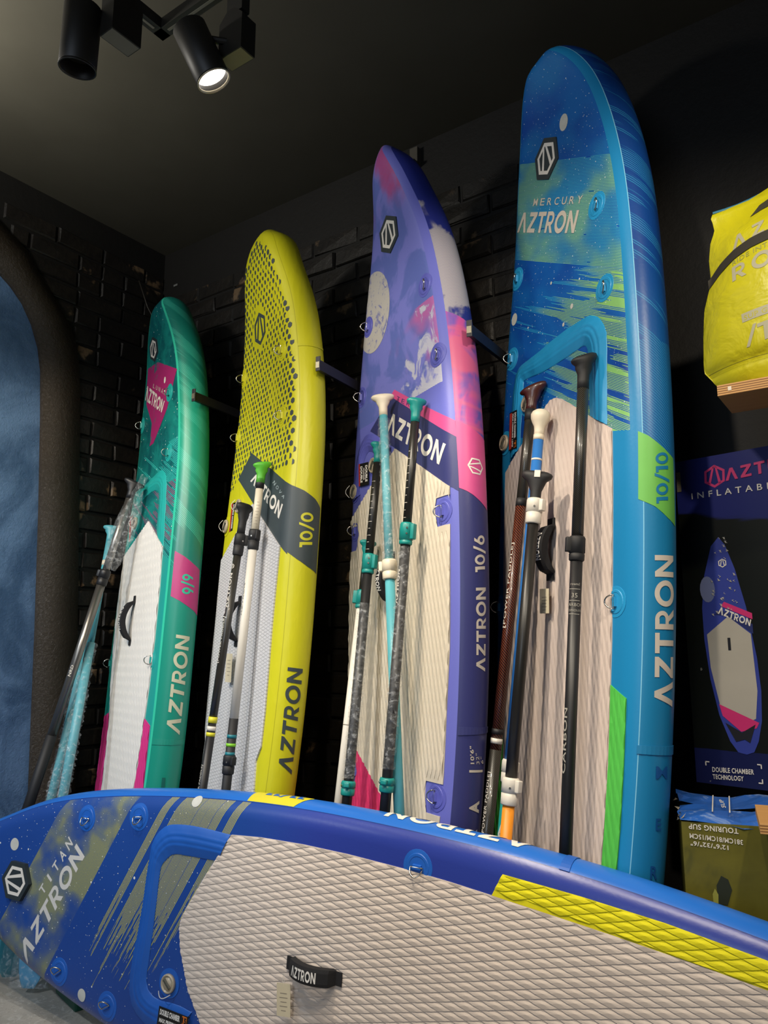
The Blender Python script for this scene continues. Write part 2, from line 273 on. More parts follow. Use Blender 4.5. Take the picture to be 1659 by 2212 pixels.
 'titan': {'bandI': [(0.217,2.2224),(0.213,2.3344),(0.2083,2.4089),(0.189,2.4406),(0.1619,2.4608),(0.1232,2.4649),(-0.0176,2.4656),(-0.1333,2.4701),(-0.1784,2.4692),(-0.2056,2.4506),(-0.2177,2.4075),(-0.2136,2.3347),(-0.2192,2.2687)], 'bandO': [(0.3012,2.1821),(0.305,2.3348),(0.2955,2.4369),(0.2719,2.4828),(0.2363,2.5093),(0.1862,2.5188),(-0.0065,2.5282),(-0.1261,2.5427),(-0.2086,2.5418),(-0.2583,2.5219),(-0.2851,2.4852),(-0.3032,2.4336),(-0.3136,2.3383)], 'dr': [(0.2585,2.8531),(0.2989,2.5909),(-0.2481,2.8909),(-0.292,2.633)], 'dr2': [(0.3227,1.5058)], 'hex': [(0.0608,3.2069),(0.0629,3.1301),(0.0077,3.1015),(-0.0631,3.1346),(-0.0686,3.2059),(-0.0102,3.2437)], 'join': [(0.0548,1.1129),(0.1016,1.1216),(0.1151,1.0914),(0.0587,1.0932)], 'label': [(-0.2286,2.3941),(-0.2303,2.2702),(-0.267,2.2723),(-0.266,2.398)], 'lines': [(0.4045,2.1416),(0.296,2.2335),(0.2096,2.2541),(-0.1456,2.4437),(0.3862,2.4002),(0.033,2.6481),(0.3939,2.256),(-0.0431,2.4093),(0.3773,2.4681)], 'moon': [(0.1164,3.22),(-0.2893,2.7611),(0.3811,2.3509)], 'padL': [(0.3035,2.1759),(0.1605,2.2733),(0.0632,2.3317),(0.0279,2.3496),(-0.0002,2.3539),(-0.0602,2.3391),(-0.1528,2.2983),(-0.2449,2.2519)], 'padT': [(0.3022,2.1779),(0.3129,1.9806),(0.3161,1.7333),(0.3096,1.5327),(0.305,1.4101),(0.2938,1.2904)], 'panel': [(0.0609,2.1507),(0.1051,2.1573),(0.1267,2.0662),(0.1206,1.9507),(0.0803,1.954),(0.0572,1.9732),(0.0577,2.0632)], 'reg': [(0.3342,2.6301),(-0.0038,2.8185),(-0.2683,2.9632),(0.2445,2.9857),(0.0703,3.1103),(-0.132,3.2331)], 't_az': [(-0.2667,3.0718),(0.1324,2.8375),(0.1681,2.8906),(-0.2168,3.1146)], 't_name': [(-0.0285,3.0309),(0.1628,2.9083),(0.1862,2.9378),(-0.0139,3.0576)], 't_rail': [(0.0947,1.6372),(0.0999,1.5596),(0.0917,1.4692),(0.0934,1.3343)], 't_size': [(0.1278,1.9946),(0.1284,2.1072),(0.1051,2.0918),(0.1006,1.9704)], 'valve': [(-0.1632,2.3727)], 'yelI': [(0.2958,1.2877),(0.2709,0.9902),(0.2526,0.796),(0.2384,0.6656)], 'yelO': [(0.3491,1.2595),(0.3366,1.0602),(0.3197,0.8679),(0.2926,0.6638)]},
}
# ---------------------------------------------------------------- inflatable boards
QS = (0, .1, .18, .27, .36, .46, .56, .66, .76, .86, .94, 1.0)
RS = (0, .25, .45, .6, .72, .82, .9, .95, 1.0)
def spline(xs, ys):
    n = len(xs); h = [xs[i + 1] - xs[i] for i in range(n - 1)]; m = [0.0] * n
    a = [0.0] * n; b = [1.0] * n; c_ = [0.0] * n; d = [0.0] * n
    for i in range(1, n - 1):
        a[i] = h[i - 1]; b[i] = 2 * (h[i - 1] + h[i]); c_[i] = h[i]; d[i] = 6 * ((ys[i + 1] - ys[i]) / h[i] - (ys[i] - ys[i - 1]) / h[i - 1])
    for i in range(1, n):
        k = a[i] / b[i - 1]; b[i] -= k * c_[i - 1]; d[i] -= k * d[i - 1]
    m[-1] = d[-1] / b[-1]
    for i in range(n - 2, -1, -1): m[i] = (d[i] - c_[i] * m[i + 1]) / b[i]
    def f(x):
        i = 0
        while i < n - 2 and x > xs[i + 1]: i += 1
        t, u, hh = x - xs[i], xs[i + 1] - x, h[i]
        return (m[i] * u ** 3 + m[i + 1] * t ** 3) / (6 * hh) + (ys[i] / hh - m[i] * hh / 6) * u + (ys[i + 1] / hh - m[i + 1] * hh / 6) * t
    return f
TH = .15
class Board:
    def __init__(s, k, L, e, O, U, V, wc, rc, label):
        s.k, s.L, s.e, s.D = k, L, e, DATA[k]; U, V = Vector(U).normalized(), Vector(V).normalized(); N = U.cross(V)
        M = Matrix((U, -N, V)).transposed().to_4x4(); M.translation = Vector(O); s.M = M; s.Mi = M.inverted(); s.N = N
        fw, fr = spline(QS, wc), spline(RS, rc); n = 1200; s.n = n; s.tab = []
        for i in range(n + 1):
            v = L * i / n; d = min(1, (L - v) / e); t = TH * math.sqrt(max(.02, 1 - (1 - d) ** 2))
            s.tab.append((max(.002, fw(math.sqrt(max(0, 1 - v / L)))), fr(v / L), t))
        s.root = empty('paddleboard', label, 'paddleboard', M, 'inflatable boards')
    def at(s, v):
        x = max(0.0, min(1.0, v / s.L)) * s.n; i = min(s.n - 1, int(x)); f = x - i; A, B = s.tab[i], s.tab[i + 1]
        return tuple(A[j] + (B[j] - A[j]) * f for j in range(3))
    def edge(s, v):
        w_, r_, t = s.at(v); return max(0.0, w_ - t / 2)
    def S(s, a, v, off=0.0, rail=False):    # point of the skin: a across from the centre line (or from the deck edge), v from the tail
        w_, rk, t = s.at(v); r = min(t / 2, w_); ed = w_ - r
        if rail: a = ed + a
        sg = 1 if a >= 0 else -1; a = abs(a); ex = a - ed
        if ex > 0:
            ph = min(ex / (t / 2), PI); u = ed + (r + off) * math.sin(ph); n = (t / 2 + off) * math.cos(ph)
            if ex > PI * t / 2: u = max(0, ed - (ex - PI * t / 2)); n = -t / 2 - off
        else: u, n = a, t / 2 + off
        return Vector((sg * u, -(n + rk), v))
    def hull(s, mat, v0=0.0):
        vs = [v0 + (s.L * .93 - v0) * i / 90 for i in range(90)] + [s.L * .93 + s.L * .07 * math.sin(PI / 2 * i / 26) for i in range(27)]
        V, at, Fs = [], [], []
        fr = [-1 + .25 * i for i in range(9)]; na = 12
        for v in vs:
            w_, rk, t = s.at(v); r = min(t / 2, w_); ed = w_ - r
            row = [f * ed for f in fr] + [ed + PI * t / 2 * j / na for j in range(1, na + 1)]
            for a in row: V.append(s.S(a, v)); at.append((a, v, abs(a) - ed))
            for f in fr[1:-1][::-1]: V.append(Vector((f * ed, -(rk - t / 2), v))); at.append((ed + PI * t / 2 + .1, v, PI * t / 2 + .05))
            for j in range(na, 0, -1):
                a = -(ed + PI * t / 2 * j / na); V.append(s.S(a, v)); at.append((a, v, abs(a) - ed))
        m = len(V) // len(vs)
        for i in range(len(vs) - 1):
            for j in range(m): Fs.append([i * m + j, i * m + (j + 1) % m, (i + 1) * m + (j + 1) % m, (i + 1) * m + j])
        Fs.append(list(range(m))[::-1]); Fs.append([(len(vs) - 1) * m + j for j in range(m)])
        for i, p in enumerate(V):           # where the soft hull presses on the floor it goes flat
            q = s.M @ p
            if q.z < .004: q.z = .004; V[i] = s.Mi @ q
        o = mesh('hull', V, Fs, mat, s.root, True)
        A = o.data.attributes.new('skin', 'FLOAT_VECTOR', 'POINT'); A.data.foreach_set('vector', [c for p in at for c in p]); return o
    def decal(s, name, polys, mat, off=.0007, rail=False, fine=None, parent=None, thick=0.0):
        cx, cy = fine or ((.011, .05) if rail else (.014, .06)); P, Fs = cells(polys, cx, cy)
        V = [s.S(x, y, off + thick, rail) for x, y in P]
        if thick:
            cnt = {}
            for f in Fs:
                for i in range(len(f)): e = (f[i - 1], f[i]); cnt[tuple(sorted(e))] = cnt.get(tuple(sorted(e)), []) + [e]
            k = len(V); V += [s.S(x, y, 0, rail) for x, y in P]
            Fs = Fs + [[e[0][1], e[0][0], e[0][0] + k, e[0][1] + k] for e in cnt.values() if len(e) == 1]
        o = mesh(name, V, Fs, mat, parent or s.root, not thick); bm = bmesh.new(); bm.from_mesh(o.data)
        bmesh.ops.recalc_face_normals(bm, faces=bm.faces); bm.to_mesh(o.data); bm.free()
        A = o.data.attributes.new('skin', 'FLOAT_VECTOR', 'POINT'); A.data.foreach_set('vector', [c for p in (P + P if thick else P) for c in (p[0], p[1], 0)])
        return o
    def brand(s, key, mat, rail=False, name='lettering'):
        ps, wd = word('VZTRON'); return s.decal(name, quad(ps, wd, s.D[key]), mat, .0012 if rail else .0007 if s.k == 'titan' else .0017, rail)
    def say(s, t, key, mat, rail=False, bold=.03, own=False, name='lettering', q=None):
        if ' ' in t and not own:
            ls = t.split(' '); n = len(ls); q = q or s.D[key]; L2 = lambda a, b_, f: tuple(a[i] + (b_[i] - a[i]) * f for i in (0, 1))
            for i, ch in enumerate(ls):
                ps, wd = text(ch, bold); f0 = i / (n - .4) + (0 if wd > .4 else .2 / (n - .4)); f1 = f0 + (.6 if wd > .4 else .2) / (n - .4)
                s.decal(name, quad(ps, wd, [L2(q[0], q[1], f0), L2(q[0], q[1], f1), L2(q[3], q[2], f1), L2(q[3], q[2], f0)]), mat, .0007 if s.k == 'titan' else .0017, rail)
            return
        ps, wd = word(t, .12) if own else text(t, bold); return s.decal(name, quad(ps, wd, q or s.D[key]), mat, .0016, rail)
    def logo(s, dark, white, thick=.006):
        h = s.D['hex']; cx = sum(p[0] for p in h) / 6; cy = sum(p[1] for p in h) / 6
        r = sum(math.hypot(p[0] - cx, p[1] - cy) for p in h) / 6; rot = LOGO[s.k]
        hexa = [[(cx + r * math.sin(PI / 3 * k + rot), cy + r * math.cos(PI / 3 * k + rot)) for k in range(6)]]
        if dark is None: s.decal('logo', place(emblem(1, .2), cx, cy, r, -rot), white, .0012); return
        b = s.decal('logo_patch', hexa, dark, .0004, thick=thick)
        e = s.decal('emblem', place(emblem(1, .2), cx, cy, r * .76, -rot), white, thick + .0008, parent=b); e['label'] = 'white hexagon emblem'
    def tiles(s, name, region, mat, notch=(), h=1.0, base=.0025):
        region = ccw(region); A, B = (.011, -.0396), (-.011, -.0396); T2 = []
        s.decal(name + '_base', [region], mat, 0, thick=base) if not notch else s.decal(name + '_base', notch_cut(region, notch), mat, 0, thick=base)
        lo = (min(p[0] for p in region), min(p[1] for p in region)); hi = (max(p[0] for p in region), max(p[1] for p in region))
        g = [(0, 0, .9), (.5, 0, .35), (1, 0, .1), (0, .5, 2.1), (.5, .5, 2.6), (1, .5, .35), (0, 1, 1.5), (.5, 1, 2.1), (1, 1, .9)]
        fs = [(0, 3, 4, 1), (1, 4, 5, 2), (3, 6, 7, 4), (4, 7, 8, 5)]; V, Fs = [], []
        n0, n1 = int(math.floor(lo[1] / .0396)) - 2, int(math.ceil(hi[1] / .0396)) + 3
        for j in range(n0, n1):
            for i in range(int(lo[0] / .022) - 2, int(hi[0] / .022) + 3):
                ox, oy = i * .022 + (.011 if j % 2 else 0), j * .0396
                P = [(ox + a * A[0] + b * B[0], oy + a * A[1] + b * B[1], base + z * .001 * h) for a, b, z in g]
                sk = [(P[k][0], P[k][1], base) for k in (0, 3, 6, 7, 8)]
                qs = [[P[k] for k in f] for f in fs] + [[sk[0], sk[1], P[3], P[0]], [sk[1], sk[2], P[6], P[3]], [sk[2], sk[3], P[7], P[6]], [sk[3], sk[4], P[8], P[7]]]
                ins = [inside(P[k], region) for k in (0, 2, 6, 8)]
                if any(inside(P[k], nn) for nn in notch for k in (0, 2, 4, 6, 8)): continue
                if not any(ins): continue
                if not all(ins): qs = [clip(q, region) for q in qs[:4]]
                for q in qs:
                    if len(q) < 3: continue
                    k = len(V); V += [s.S(x, y, z) for x, y, z in q]; Fs.append(list(range(k, k + len(q))))
        o = mesh(name, V, Fs, mat, s.root); return o
    def frame(s, a, v):
        p = s.S(a, v); u = (s.S(a + .01, v) - s.S(a - .01, v)).normalized(); t = (s.S(a, v + .01) - s.S(a, v - .01)).normalized()
        return p, u, t, u.cross(t)
    def dring(s, a, v, mat, flop=100, r=.043, turn=0):
        p, u, t, n = s.frame(a, v); c, sn = math.cos(math.radians(turn)), math.sin(math.radians(turn)); u, t = u * c + t * sn, t * c - u * sn
        prof = ((1, 0), (.99, .0010), (.78, .0012), (.74, .0026), (.60, .0027), (.56, .0016), (0.02, .002)); rings = []
        for q, hgt in prof: rings.append([s.S(a + q * r * (math.cos(k * PI / 14)), v + q * r * math.sin(k * PI / 14), hgt) for k in range(28)])
        d = mesh('d_ring', *loft(rings), mat, s.root)
        bar = [p + n * .0055 + u * x + t * y + n * z for x, y, z in ((-.007, -.013, -.004), (-.007, .013, -.004), (-.005, .013, .003), (-.005, -.013, .003), (.005, -.013, .003), (.005, .013, .003), (.007, .013, -.004), (.007, -.013, -.004))]
        mesh('strap', bar, [[0, 1, 2, 3], [3, 2, 5, 4], [4, 5, 6, 7], [0, 3, 4, 7], [1, 6, 5, 2]], mat, d)
        f = math.radians(flop); q = u * math.cos(f) + n * math.sin(f); c0 = p + n * .007
        pts = [c0 + t * (.019 * math.cos(k * PI / 12)) + q * (.026 * math.sin(k * PI / 12)) for k in range(13)]
        mesh('ring', *tube(pts, .0022, 6, True), STEEL, d, True); return d
    def valve(s, a, v, ring_mat, r=.03, cord=True):
        p, u, t, n = s.frame(a, v); R = lambda q, hgt, k: p + (u * math.cos(k * PI / 14) + t * math.sin(k * PI / 14)) * q + n * hgt
        pt = s.decal('valve', [[(a + (r + .014) * math.cos(k * PI / 14), v + (r + .014) * math.sin(k * PI / 14)) for k in range(28)]], ring_mat, 0, thick=.002)
        prof = ((r, .002), (r, .009), (r * .93, .012), (r * .8, .0125), (r * .76, .006), (r * .7, .006), (r * .66, .0105), (.001, .0115))
        mesh('cap', *loft([[R(q, hgt, k) for k in range(28)] for q, hgt in prof]), VALVE, pt, True)
        c, sn = math.cos(.9), math.sin(.9); uu, tt = u * c + t * sn, t * c - u * sn
        w = [p + uu * x + tt * y + n * z for x in (-r * .6, r * .6) for y, z in ((-.006, .0105), (-.003, .016), (.003, .016), (.006, .0105))]
        mesh('knob', w, [[0, 1, 5, 4], [1, 2, 6, 5], [2, 3, 7, 6], [0, 3, 2, 1], [4, 5, 6, 7]], VALVE_D, pt)
        if cord:
            pts = [p + n * (.013 + .012 * math.sin(k * PI / 10)) - u * (r * .9 + .012 * math.sin(k * PI / 10)) + t * (-.02 + .05 * k / 10) for k in range(11)]
            mesh('cord', *tube(pts, .0013, 5), WHITE_CORD, pt, True)
    def warning(s, q, lines, up=.0):
        b = s.decal('warning_label', [q], BLACKP, .0009 + up); q4 = q
        sub = lambda x0, x1, y0, y1: [tuple((q4[0][i] * (1 - x) + q4[1][i] * x) * (1 - y) + (q4[3][i] * (1 - x) + q4[2][i] * x) * y for i in (0, 1)) for x, y in ((x0, y0), (x1, y0), (x1, y1), (x0, y1))]
        for t, bx, m, bg in lines:
            if bg: s.decal('red_field' if bg is REDP else 'orange_field', [sub(*bx)], bg, .0014 + up, parent=b)
            if t:
                ps, wd = text(t, .05); x0, x1, y0, y1 = bx; dx, dy = (x1 - x0) * .04, (y1 - y0) * .16
                s.decal('lettering', quad(ps, wd, sub(x0 + dx, x1 - dx, y0 + dy, y1 - dy)), m, .0021 + up, parent=b)
        return sub
    def band(s, mat):
        O_, I_ = s.D['bandO'], s.D['bandI']; n = len(O_); prof = ((0, 0), (.03, .0025), (.2, .003), (.26, .0065), (.36, .0075), (.4, .0062), (.44, .0085), (.56, .0088), (.6, .0066), (.64, .0078), (.72, .0068), (.78, .003), (.97, .0025), (1, 0)); rows = []
        def cr(P, t):
            i = min(n - 2, int(t)); f = t - i; g = [P[max(0, min(n - 1, i + k))] for k in (-1, 0, 1, 2)]
            return tuple(.5 * (2 * g[1][j] + (g[2][j] - g[0][j]) * f + (2 * g[0][j] - 5 * g[1][j] + 4 * g[2][j] - g[3][j]) * f * f + (3 * g[1][j] - g[0][j] - 3 * g[2][j] + g[3][j]) * f ** 3) for j in (0, 1))
        m = (n - 1) * 5
        for k in range(m + 1):
            t = (n - 1) * k / m; a, b = cr(O_, t), cr(I_, t)
            rows.append([s.S(a[0] + (b[0] - a[0]) * x, a[1] + (b[1] - a[1]) * x, h + .0008 + .0006 * math.sin(k * 1.7 + x * 9)) for x, h in prof])
        V = [p for r in rows for p in r]; q = len(prof)
        mesh('raised_seam_band', V, [[i * q + j, i * q + j + 1, (i + 1) * q + j + 1, (i + 1) * q + j] for i in range(m) for j in range(q - 1)], mat, s.root, True)
    def handle(s, v0, v1, a=0.0, rise=.04, width=.038, lab=True):
        n = 20; rows = []; W2 = width / 2
        for i in range(n + 1):
            f = i / n; v = v0 + (v1 - v0) * f; fl = min(f, 1 - f)
            hgt = .004 + (0 if fl < .1 else rise * math.sin(PI * (f - .1) / .8) ** .7); wd = W2 * (.8 if fl < .13 else 1); th = .0012 if fl < .13 else .011
            p, u, t, nn = s.frame(a, v); p = p + nn * (hgt + .004)
            rows.append([p + u * (wd * x) + nn * (th * y) for x, y in ((-1, -1), (-1, 1), (-.6, 1.3), (.6, 1.3), (1, 1), (1, -1))])
        hd = mesh('grab_handle', *loft(rows), WEBBING, s.root)
        flatp = []                           # the flat webbing under the sleeve
        if lab:
            ps, wd = word('VZTRON'); cs, fs = cells(ps, .4, None); V = []
            for x, y in cs:
                f = .24 + .46 * (x / wd); f = 1 - f if v0 < v1 else f; v = v0 + (v1 - v0) * f; hgt = .004 + rise * math.sin(PI * (f - .1) / .8) ** .7
                p, u, t, nn = s.frame(a, v); V.append(p + nn * (hgt + .0188) + u * (width * .62 * (y - .5)))
            mesh('lettering', V, fs, WHITEP, hd)['label'] = 'white lettering'
        return hd
def notch_cut(region, notch): return [[p for p in region]] if not notch else split_notch(region, notch)
def split_notch(region, notch):              # cut the pad outline into horizontal strips and leave the notches out
    ys = sorted({min(p[1] for p in n) for n in notch} | {max(p[1] for p in n) for n in notch} | {min(p[1] for p in region), max(p[1] for p in region)})
    out = []
    for y0, y1 in zip(ys, ys[1:]):
        x0, x1 = -1.0, 1.0
        for n in notch:
            if min(p[1] for p in n) <= (y0 + y1) / 2 <= max(p[1] for p in n):
                if sum(p[0] for p in n) > 0: x1 = min(x1, min(p[0] for p in n))
                else: x0 = max(x0, max(p[0] for p in n))
        q = clip(list(region), [(x0, y0), (x1, y0), (x1, y1), (x0, y1)])
        if len(q) > 2: out.append(q)
    return out
LOGO = dict.fromkeys(('titan', 'terra', 'mercury', 'nova', 'lunar'), 0.0)

STEEL = flat('#c9c4ba', .22, 1.0, .06); VALVE = flat('#b5a892', .4, .1, .06); VALVE_D = flat('#4c4c44', .45)
WHITE_CORD = flat('#d8d6d0', .7); BLACKP = flat('#141414', .5); WHITEP = flat('#e6e2dc', .55, 0, .04, 30); REDP = flat('#b5342c', .5); ORANGEP = flat('#d9742a', .5)
WEBBING = flat('#16161a', .8, 0, .2, 60, .0006)

def skin_mat(name):
    g = G(name); a, v, e = g.sep(g.attr('skin')); n = g.noise(g.attr('skin'), 90, 2); g.bump(n, .0006, .35)
    return g, a, v, e
def stars(g, vec, scale, share, size):
    d, c = g.voro(vec, scale); r = g.sep(c)
    return (d < (r[1] * size + .02)) * (r[0] < share)

def hull_mercury():
    g, a, v, e = skin_mat('print_of_the_tall_blue_board'); q = v + a * .55; s = a - v * .55
    blob = g.step(g.noise(g.vec(s * 3.2, q * 4.5), 1, 2), .42, .62); blob2 = g.step(g.noise(g.vec(s * 2.2 + 5, q * 3.2), 1, 2), .5, .66)
    base = g.mix(g.step(g.noise(g.vec(s * 2, q * 3, 2), 1, 3), .35, .65), '#0d429a', '#1466b4')
    lc = g.mix(blob, '#3795b4', '#84b98a')
    st = g.noise(g.vec(s * 1.6, q * 46), 1, 2, .5); env = g.step(a + g.noise(g.vec(s * .6, q * 18, 4), 1, 2) * .9, .15, .75)
    zA = (q > 2.535) * (q < 2.915); zN = q > 2.915
    dashes = g.noise(g.vec(s * 9, g.m('FLOOR', q / .005) * 3.7), 1, 0)
    ln = g.line(q, .005, .52)
    mA = ln * zA * (g.clamp(blob + blob2 + .35) > .3) * (dashes > .2)
    mN = ln * zN * g.step(g.noise(g.vec(s * 2.4, q * 3, 9), 1, 2), .42, .6) * .55
    mB = ln * (q < 2.535) * (st + env * .24 > .66)
    gB = (q < 2.535) * (st + env * .5 > 1.06) * g.step(a, .1, .25)
    deck = g.mix(zA * blob * .6, base, '#2f7d86'); deck = g.mix(mN, deck, '#2a86b4'); deck = g.mix(g.clamp(mA), deck, lc)
    deck = g.mix(mB, deck, g.mix(g.step(env, .45, .85), '#2b95c6', '#8cbf72')); deck = g.mix(gB, deck, '#86bf70')
    deck = g.mix(g.clamp(stars(g, g.vec(a, v), 75, .45, .13) + stars(g, g.vec(a, v, 7), 26, .16, .09) + stars(g, g.vec(a, v, 3), 150, .35, .16)), deck, '#d9e2e2')
    solid = g.clamp((v + a * .22 < 1.935) + (e > .024))
    deck = g.mix(solid, deck, '#1c83ba')
    q2 = v + e * .85; sr = g.noise(g.vec(e * 3, q2 * 24), 1, 2); l2 = g.line(q2, .0085, .42)
    rail = g.mix(g.step(v, 1.9, 2.5), '#155a9c', '#0e3f86'); rail = g.mix(l2 * g.clamp(g.step(sr, .5, .56) + (v < 2.12)) * .7, rail, '#2f8cba')
    rail = g.mix(v < 1.78, rail, '#1a78a8')
    col = g.mix(e > .058, deck, rail); col = g.mix((g.abs(e - .0585) < .0012), col, '#7fc0dc')
    return g.out(col, .38, 0, .45)
def hull_terra():
    g, a, v, e = skin_mat('print_of_the_violet_board'); p = g.vec(a, v)
    n1 = g.noise(p, 4.5, 4, .6, .8); n2 = g.noise(g.vec(a * 2.2 + v, v * 1.3 - a, 3), 5, 4, .6, 1.0); ln = g.line(v + a * .35, .005, .5); dots = g.line(a + v * .4, .0042, .55) * g.line(v - a * .2, .0048, .6)
    deck = g.mix(g.step(n1, .46, .56) * (ln * .35 + .65), '#7277c6', '#5667b0')
    pk = g.step(g.noise(g.vec(a * 5, v * 3, 5), 1, 3), .42, .58) * g.step(v, 2.86, 3.0) * g.step(.16 - g.abs(a), 0, .06)
    deck = g.mix(pk * (ln * .5 + .5), deck, '#b23a6e')
    cl = g.step(n2 + g.step(a, -.05, .2) * .2 + g.step(2.4 - v, 0, .3) * .1, .72, .82) * (v < 2.45)
    deck = g.mix(cl * (ln * .6 + .4), deck, '#cfcfd0'); pk2 = g.step(g.noise(g.vec(a * 4, v * 4, 8), 1, 2) + g.step(a, .1, .3) * .25, .62, .76) * (v < 2.46) * (v > 2.2) * (1 - cl)
    deck = g.mix(pk2 * (ln * .45 + .4), deck, '#c65a92'); deck = g.mix(g.clamp((e > .018) + (v < 2.13)), deck, '#686dc2')
    c2 = g.step(g.noise(g.vec(e * 6, v * 5.5), 1, 4, .6, .6) + g.step(v, 2.38, 2.5) * .12 - g.step(v, 2.66, 2.8) * .3, .44, .55)
    r1 = g.mix(c2 * (dots * .35 + .65), '#262f80', '#b4aeae')
    sw = g.noise(g.vec(e * 4 + v * 2.2, v * 3.4 - e * 6), 1.2, 3, .5, 1.6); r2 = g.mix(g.step(sw, .4, .6), '#bf4f96', '#5c54b0'); r2 = g.mix(g.step(g.noise(g.vec(e * 3, v * 4, 6), 1.4, 2, .5, 1.2), .5, .62), r2, '#cc5c86')
    rail = g.mix(v + e * .4 > 2.41, r2, r1); rail = g.mix(v < 1.85, rail, '#33366c')
    col = g.mix(e > .056, deck, rail); return g.out(col, .4, 0, .45)
def hull_nova():
    g, a, v, e = skin_mat('print_of_the_yellow_board'); n = g.noise(g.vec(a, v), 6, 3)
    g.bump(g.noise(g.vec(a * 3, v), 14, 2, .5, .4), .004, .35)
    col = g.mix(n, '#c6c31a', '#cfcb22'); col = g.mix(g.abs(e - .06) < .0012, col, '#a8a414'); return g.out(col, .4, 0, .45)
def hull_lunar():
    g, a, v, e = skin_mat('print_of_the_teal_board'); p = g.vec(a, v); n1 = g.noise(p, 5, 5, .65, .6); q = v + a * .5
    deck = g.mix(g.step(n1, .38, .66), '#0c585e', '#17877f'); deck = g.mix(g.step(g.noise(p, 9, 5, .7), .55, .68) * g.step(a, 0, .25) * .7, deck, '#3aa9a6')
    st = g.noise(g.vec((a - v * .5) * 1.5, q * 40), 1, 2); ln = g.line(q, .008, .5)
    deck = g.mix(ln * (v < 2.2) * (st + g.step(a, 0, .3) * .2 > .62), deck, '#35b3aa')
    mg = (st + g.step(a, -.1, .1) * .1 > .6) * (v < 2.0) * (v > 1.72) * (ln + .5 > .6); deck = g.mix(mg * .8, deck, '#9a2f6a')
    deck = g.mix(stars(g, p, 60, .3, .18), deck, '#cfe0da'); deck = g.mix(v + a * .3 < 1.74, deck, '#1f9f96'); deck = g.mix((e > .012), deck, '#36c2a0')
    q2 = v + e * .9; sr = g.noise(g.vec(e * 3, q2 * 18), 1, 2); rail = g.mix(g.step(v, 1.7, 2.2) * (1 - g.step(v, 2.3, 2.6)), '#157a6c', '#1f9c80')
    rail = g.mix(g.line(q2, .009, .4) * g.step(sr, .48, .56) * .8, rail, '#46bfa6'); rail = g.mix(v < 1.6, rail, '#168a76')
    col = g.mix(e > .027, deck, rail); return g.out(col, .38, 0, .45)
def hull_titan():
    g, a, v, e = skin_mat('print_of_the_front_blue_board'); q = v + a * .555; s = a - v * .555; p = g.vec(a, v)
    base = g.mix(g.noise(p, 3, 3), '#1d418e', '#224c9c'); base = g.mix(g.step(2.2 - v, 0, .4), base, '#2a3b93')  # reflected violet sheen toward the tail is mixed into the colour
    z = (q > 2.8157) * (q < 3.152); bl = g.step(g.noise(g.vec(s * 3.6, q * 3.6, 3.4), 1, 3, .6) + g.step(q, 2.98, 2.84) * .0, .36, .62); sp = g.noise(p, 520, 3, .8)
    col = g.mix(z * bl * .38, base, '#7d8652'); col = g.mix(z * g.step(sp + bl * .24, .64, .74) * .6, col, '#8f935a'); col = g.mix(z * g.step(bl, .8, 1) * g.step(sp, .42, .6) * .5, col, '#aaa648')
    zl = (q > 2.355) * (q < 2.68); gp = g.noise(g.vec(q * 26, 0, 1), 1, 0); en = a + g.noise(g.vec(q * 70, 3, 5), 1, 2) * 1.15 - .5
    dash = (en + g.noise(g.vec(s * 26, g.m('FLOOR', q / .0056) * 5.1), 1, 1) * .22 > .10); col = g.mix(zl * (gp > .43) * g.line(q, .0056, .52) * dash, col, '#aeaa4c')
    col = g.mix((v > 2.22) * g.clamp(stars(g, p, 48, .45, .09) + stars(g, g.vec(a, v, 3), 19, .2, .065) + stars(g, g.vec(a, v, 6), 110, .4, .16)), col, '#e0e0da')
    rail = g.mix(g.noise(p, 5, 2), '#2266c2', '#276dc8'); col = g.mix(e > .058, col, rail); col = g.mix(g.abs(e - .058) < .0014, col, '#14307a')
    return g.out(col, .31, 0, .5)
def pad_mat(name, c, c2):
    g = G(name); n = g.noise(g.obj(), 7, 4); g.bump(g.noise(g.obj(), 500, 2), .0004, .4); return g.out(g.mix(n, c, c2), .75, 0, .25)
# ---------------------------------------------------------------- the room
def wall_part(name, pts, mat, parent=None, kind=None): return mesh(name, [W(*p) for p in pts[0]], pts[1], mat, parent, False, kind)
def slab(x0, x1, d0, d1, z0, z1): v, f = box(x0, x1, d0, d1, z0, z1); return [W(*p) for p in v], f
def black_paint(name, c, rough, b):
    g = G(name); n = g.noise(g.obj(), 6, 5, .65); n2 = g.noise(g.obj(), 38, 4, .7); g.bump(n2 + n, b, .9)
    return g.out(g.mix(n, c, '#13110e'), rough, 0, .4)
def floor_mat():
    g = G('speckled_pale_concrete'); p = g.obj(); n = g.noise(p, 3.2, 5, .6, .5); n2 = g.noise(p, 26, 4, .7, 1.2); cr = g.noise(p, 70, 3, .7, 2.0)
    c = g.mix(g.step(n, .35, .65), '#bcb5a9', '#a5a096'); c = g.mix(g.step(n2, .52, .62) * .55, c, '#dad5cb'); c = g.mix(g.step(cr, .6, .66) * .7, c, '#7d7568')
    g.bump(cr, .001, .4); return g.out(c, .5, 0, .4)
mesh('floor', [W(-6, -4, 0), W(4, -4, 0), W(4, 3, 0), W(-6, 3, 0), W(-6, -4, -.1), W(4, -4, -.1), W(4, 3, -.1), W(-6, 3, -.1)],
     [[0, 1, 2, 3], [7, 6, 5, 4], [0, 4, 5, 1], [1, 5, 6, 2], [2, 6, 7, 3], [3, 7, 4, 0]], floor_mat(), None, False, 'structure')
g = G('dark_grey_ceiling'); n = g.noise(g.obj(), 4, 4); CEILM = g.out(g.mix(n, '#35332b', '#3f3d35'), .8, 0, .2)
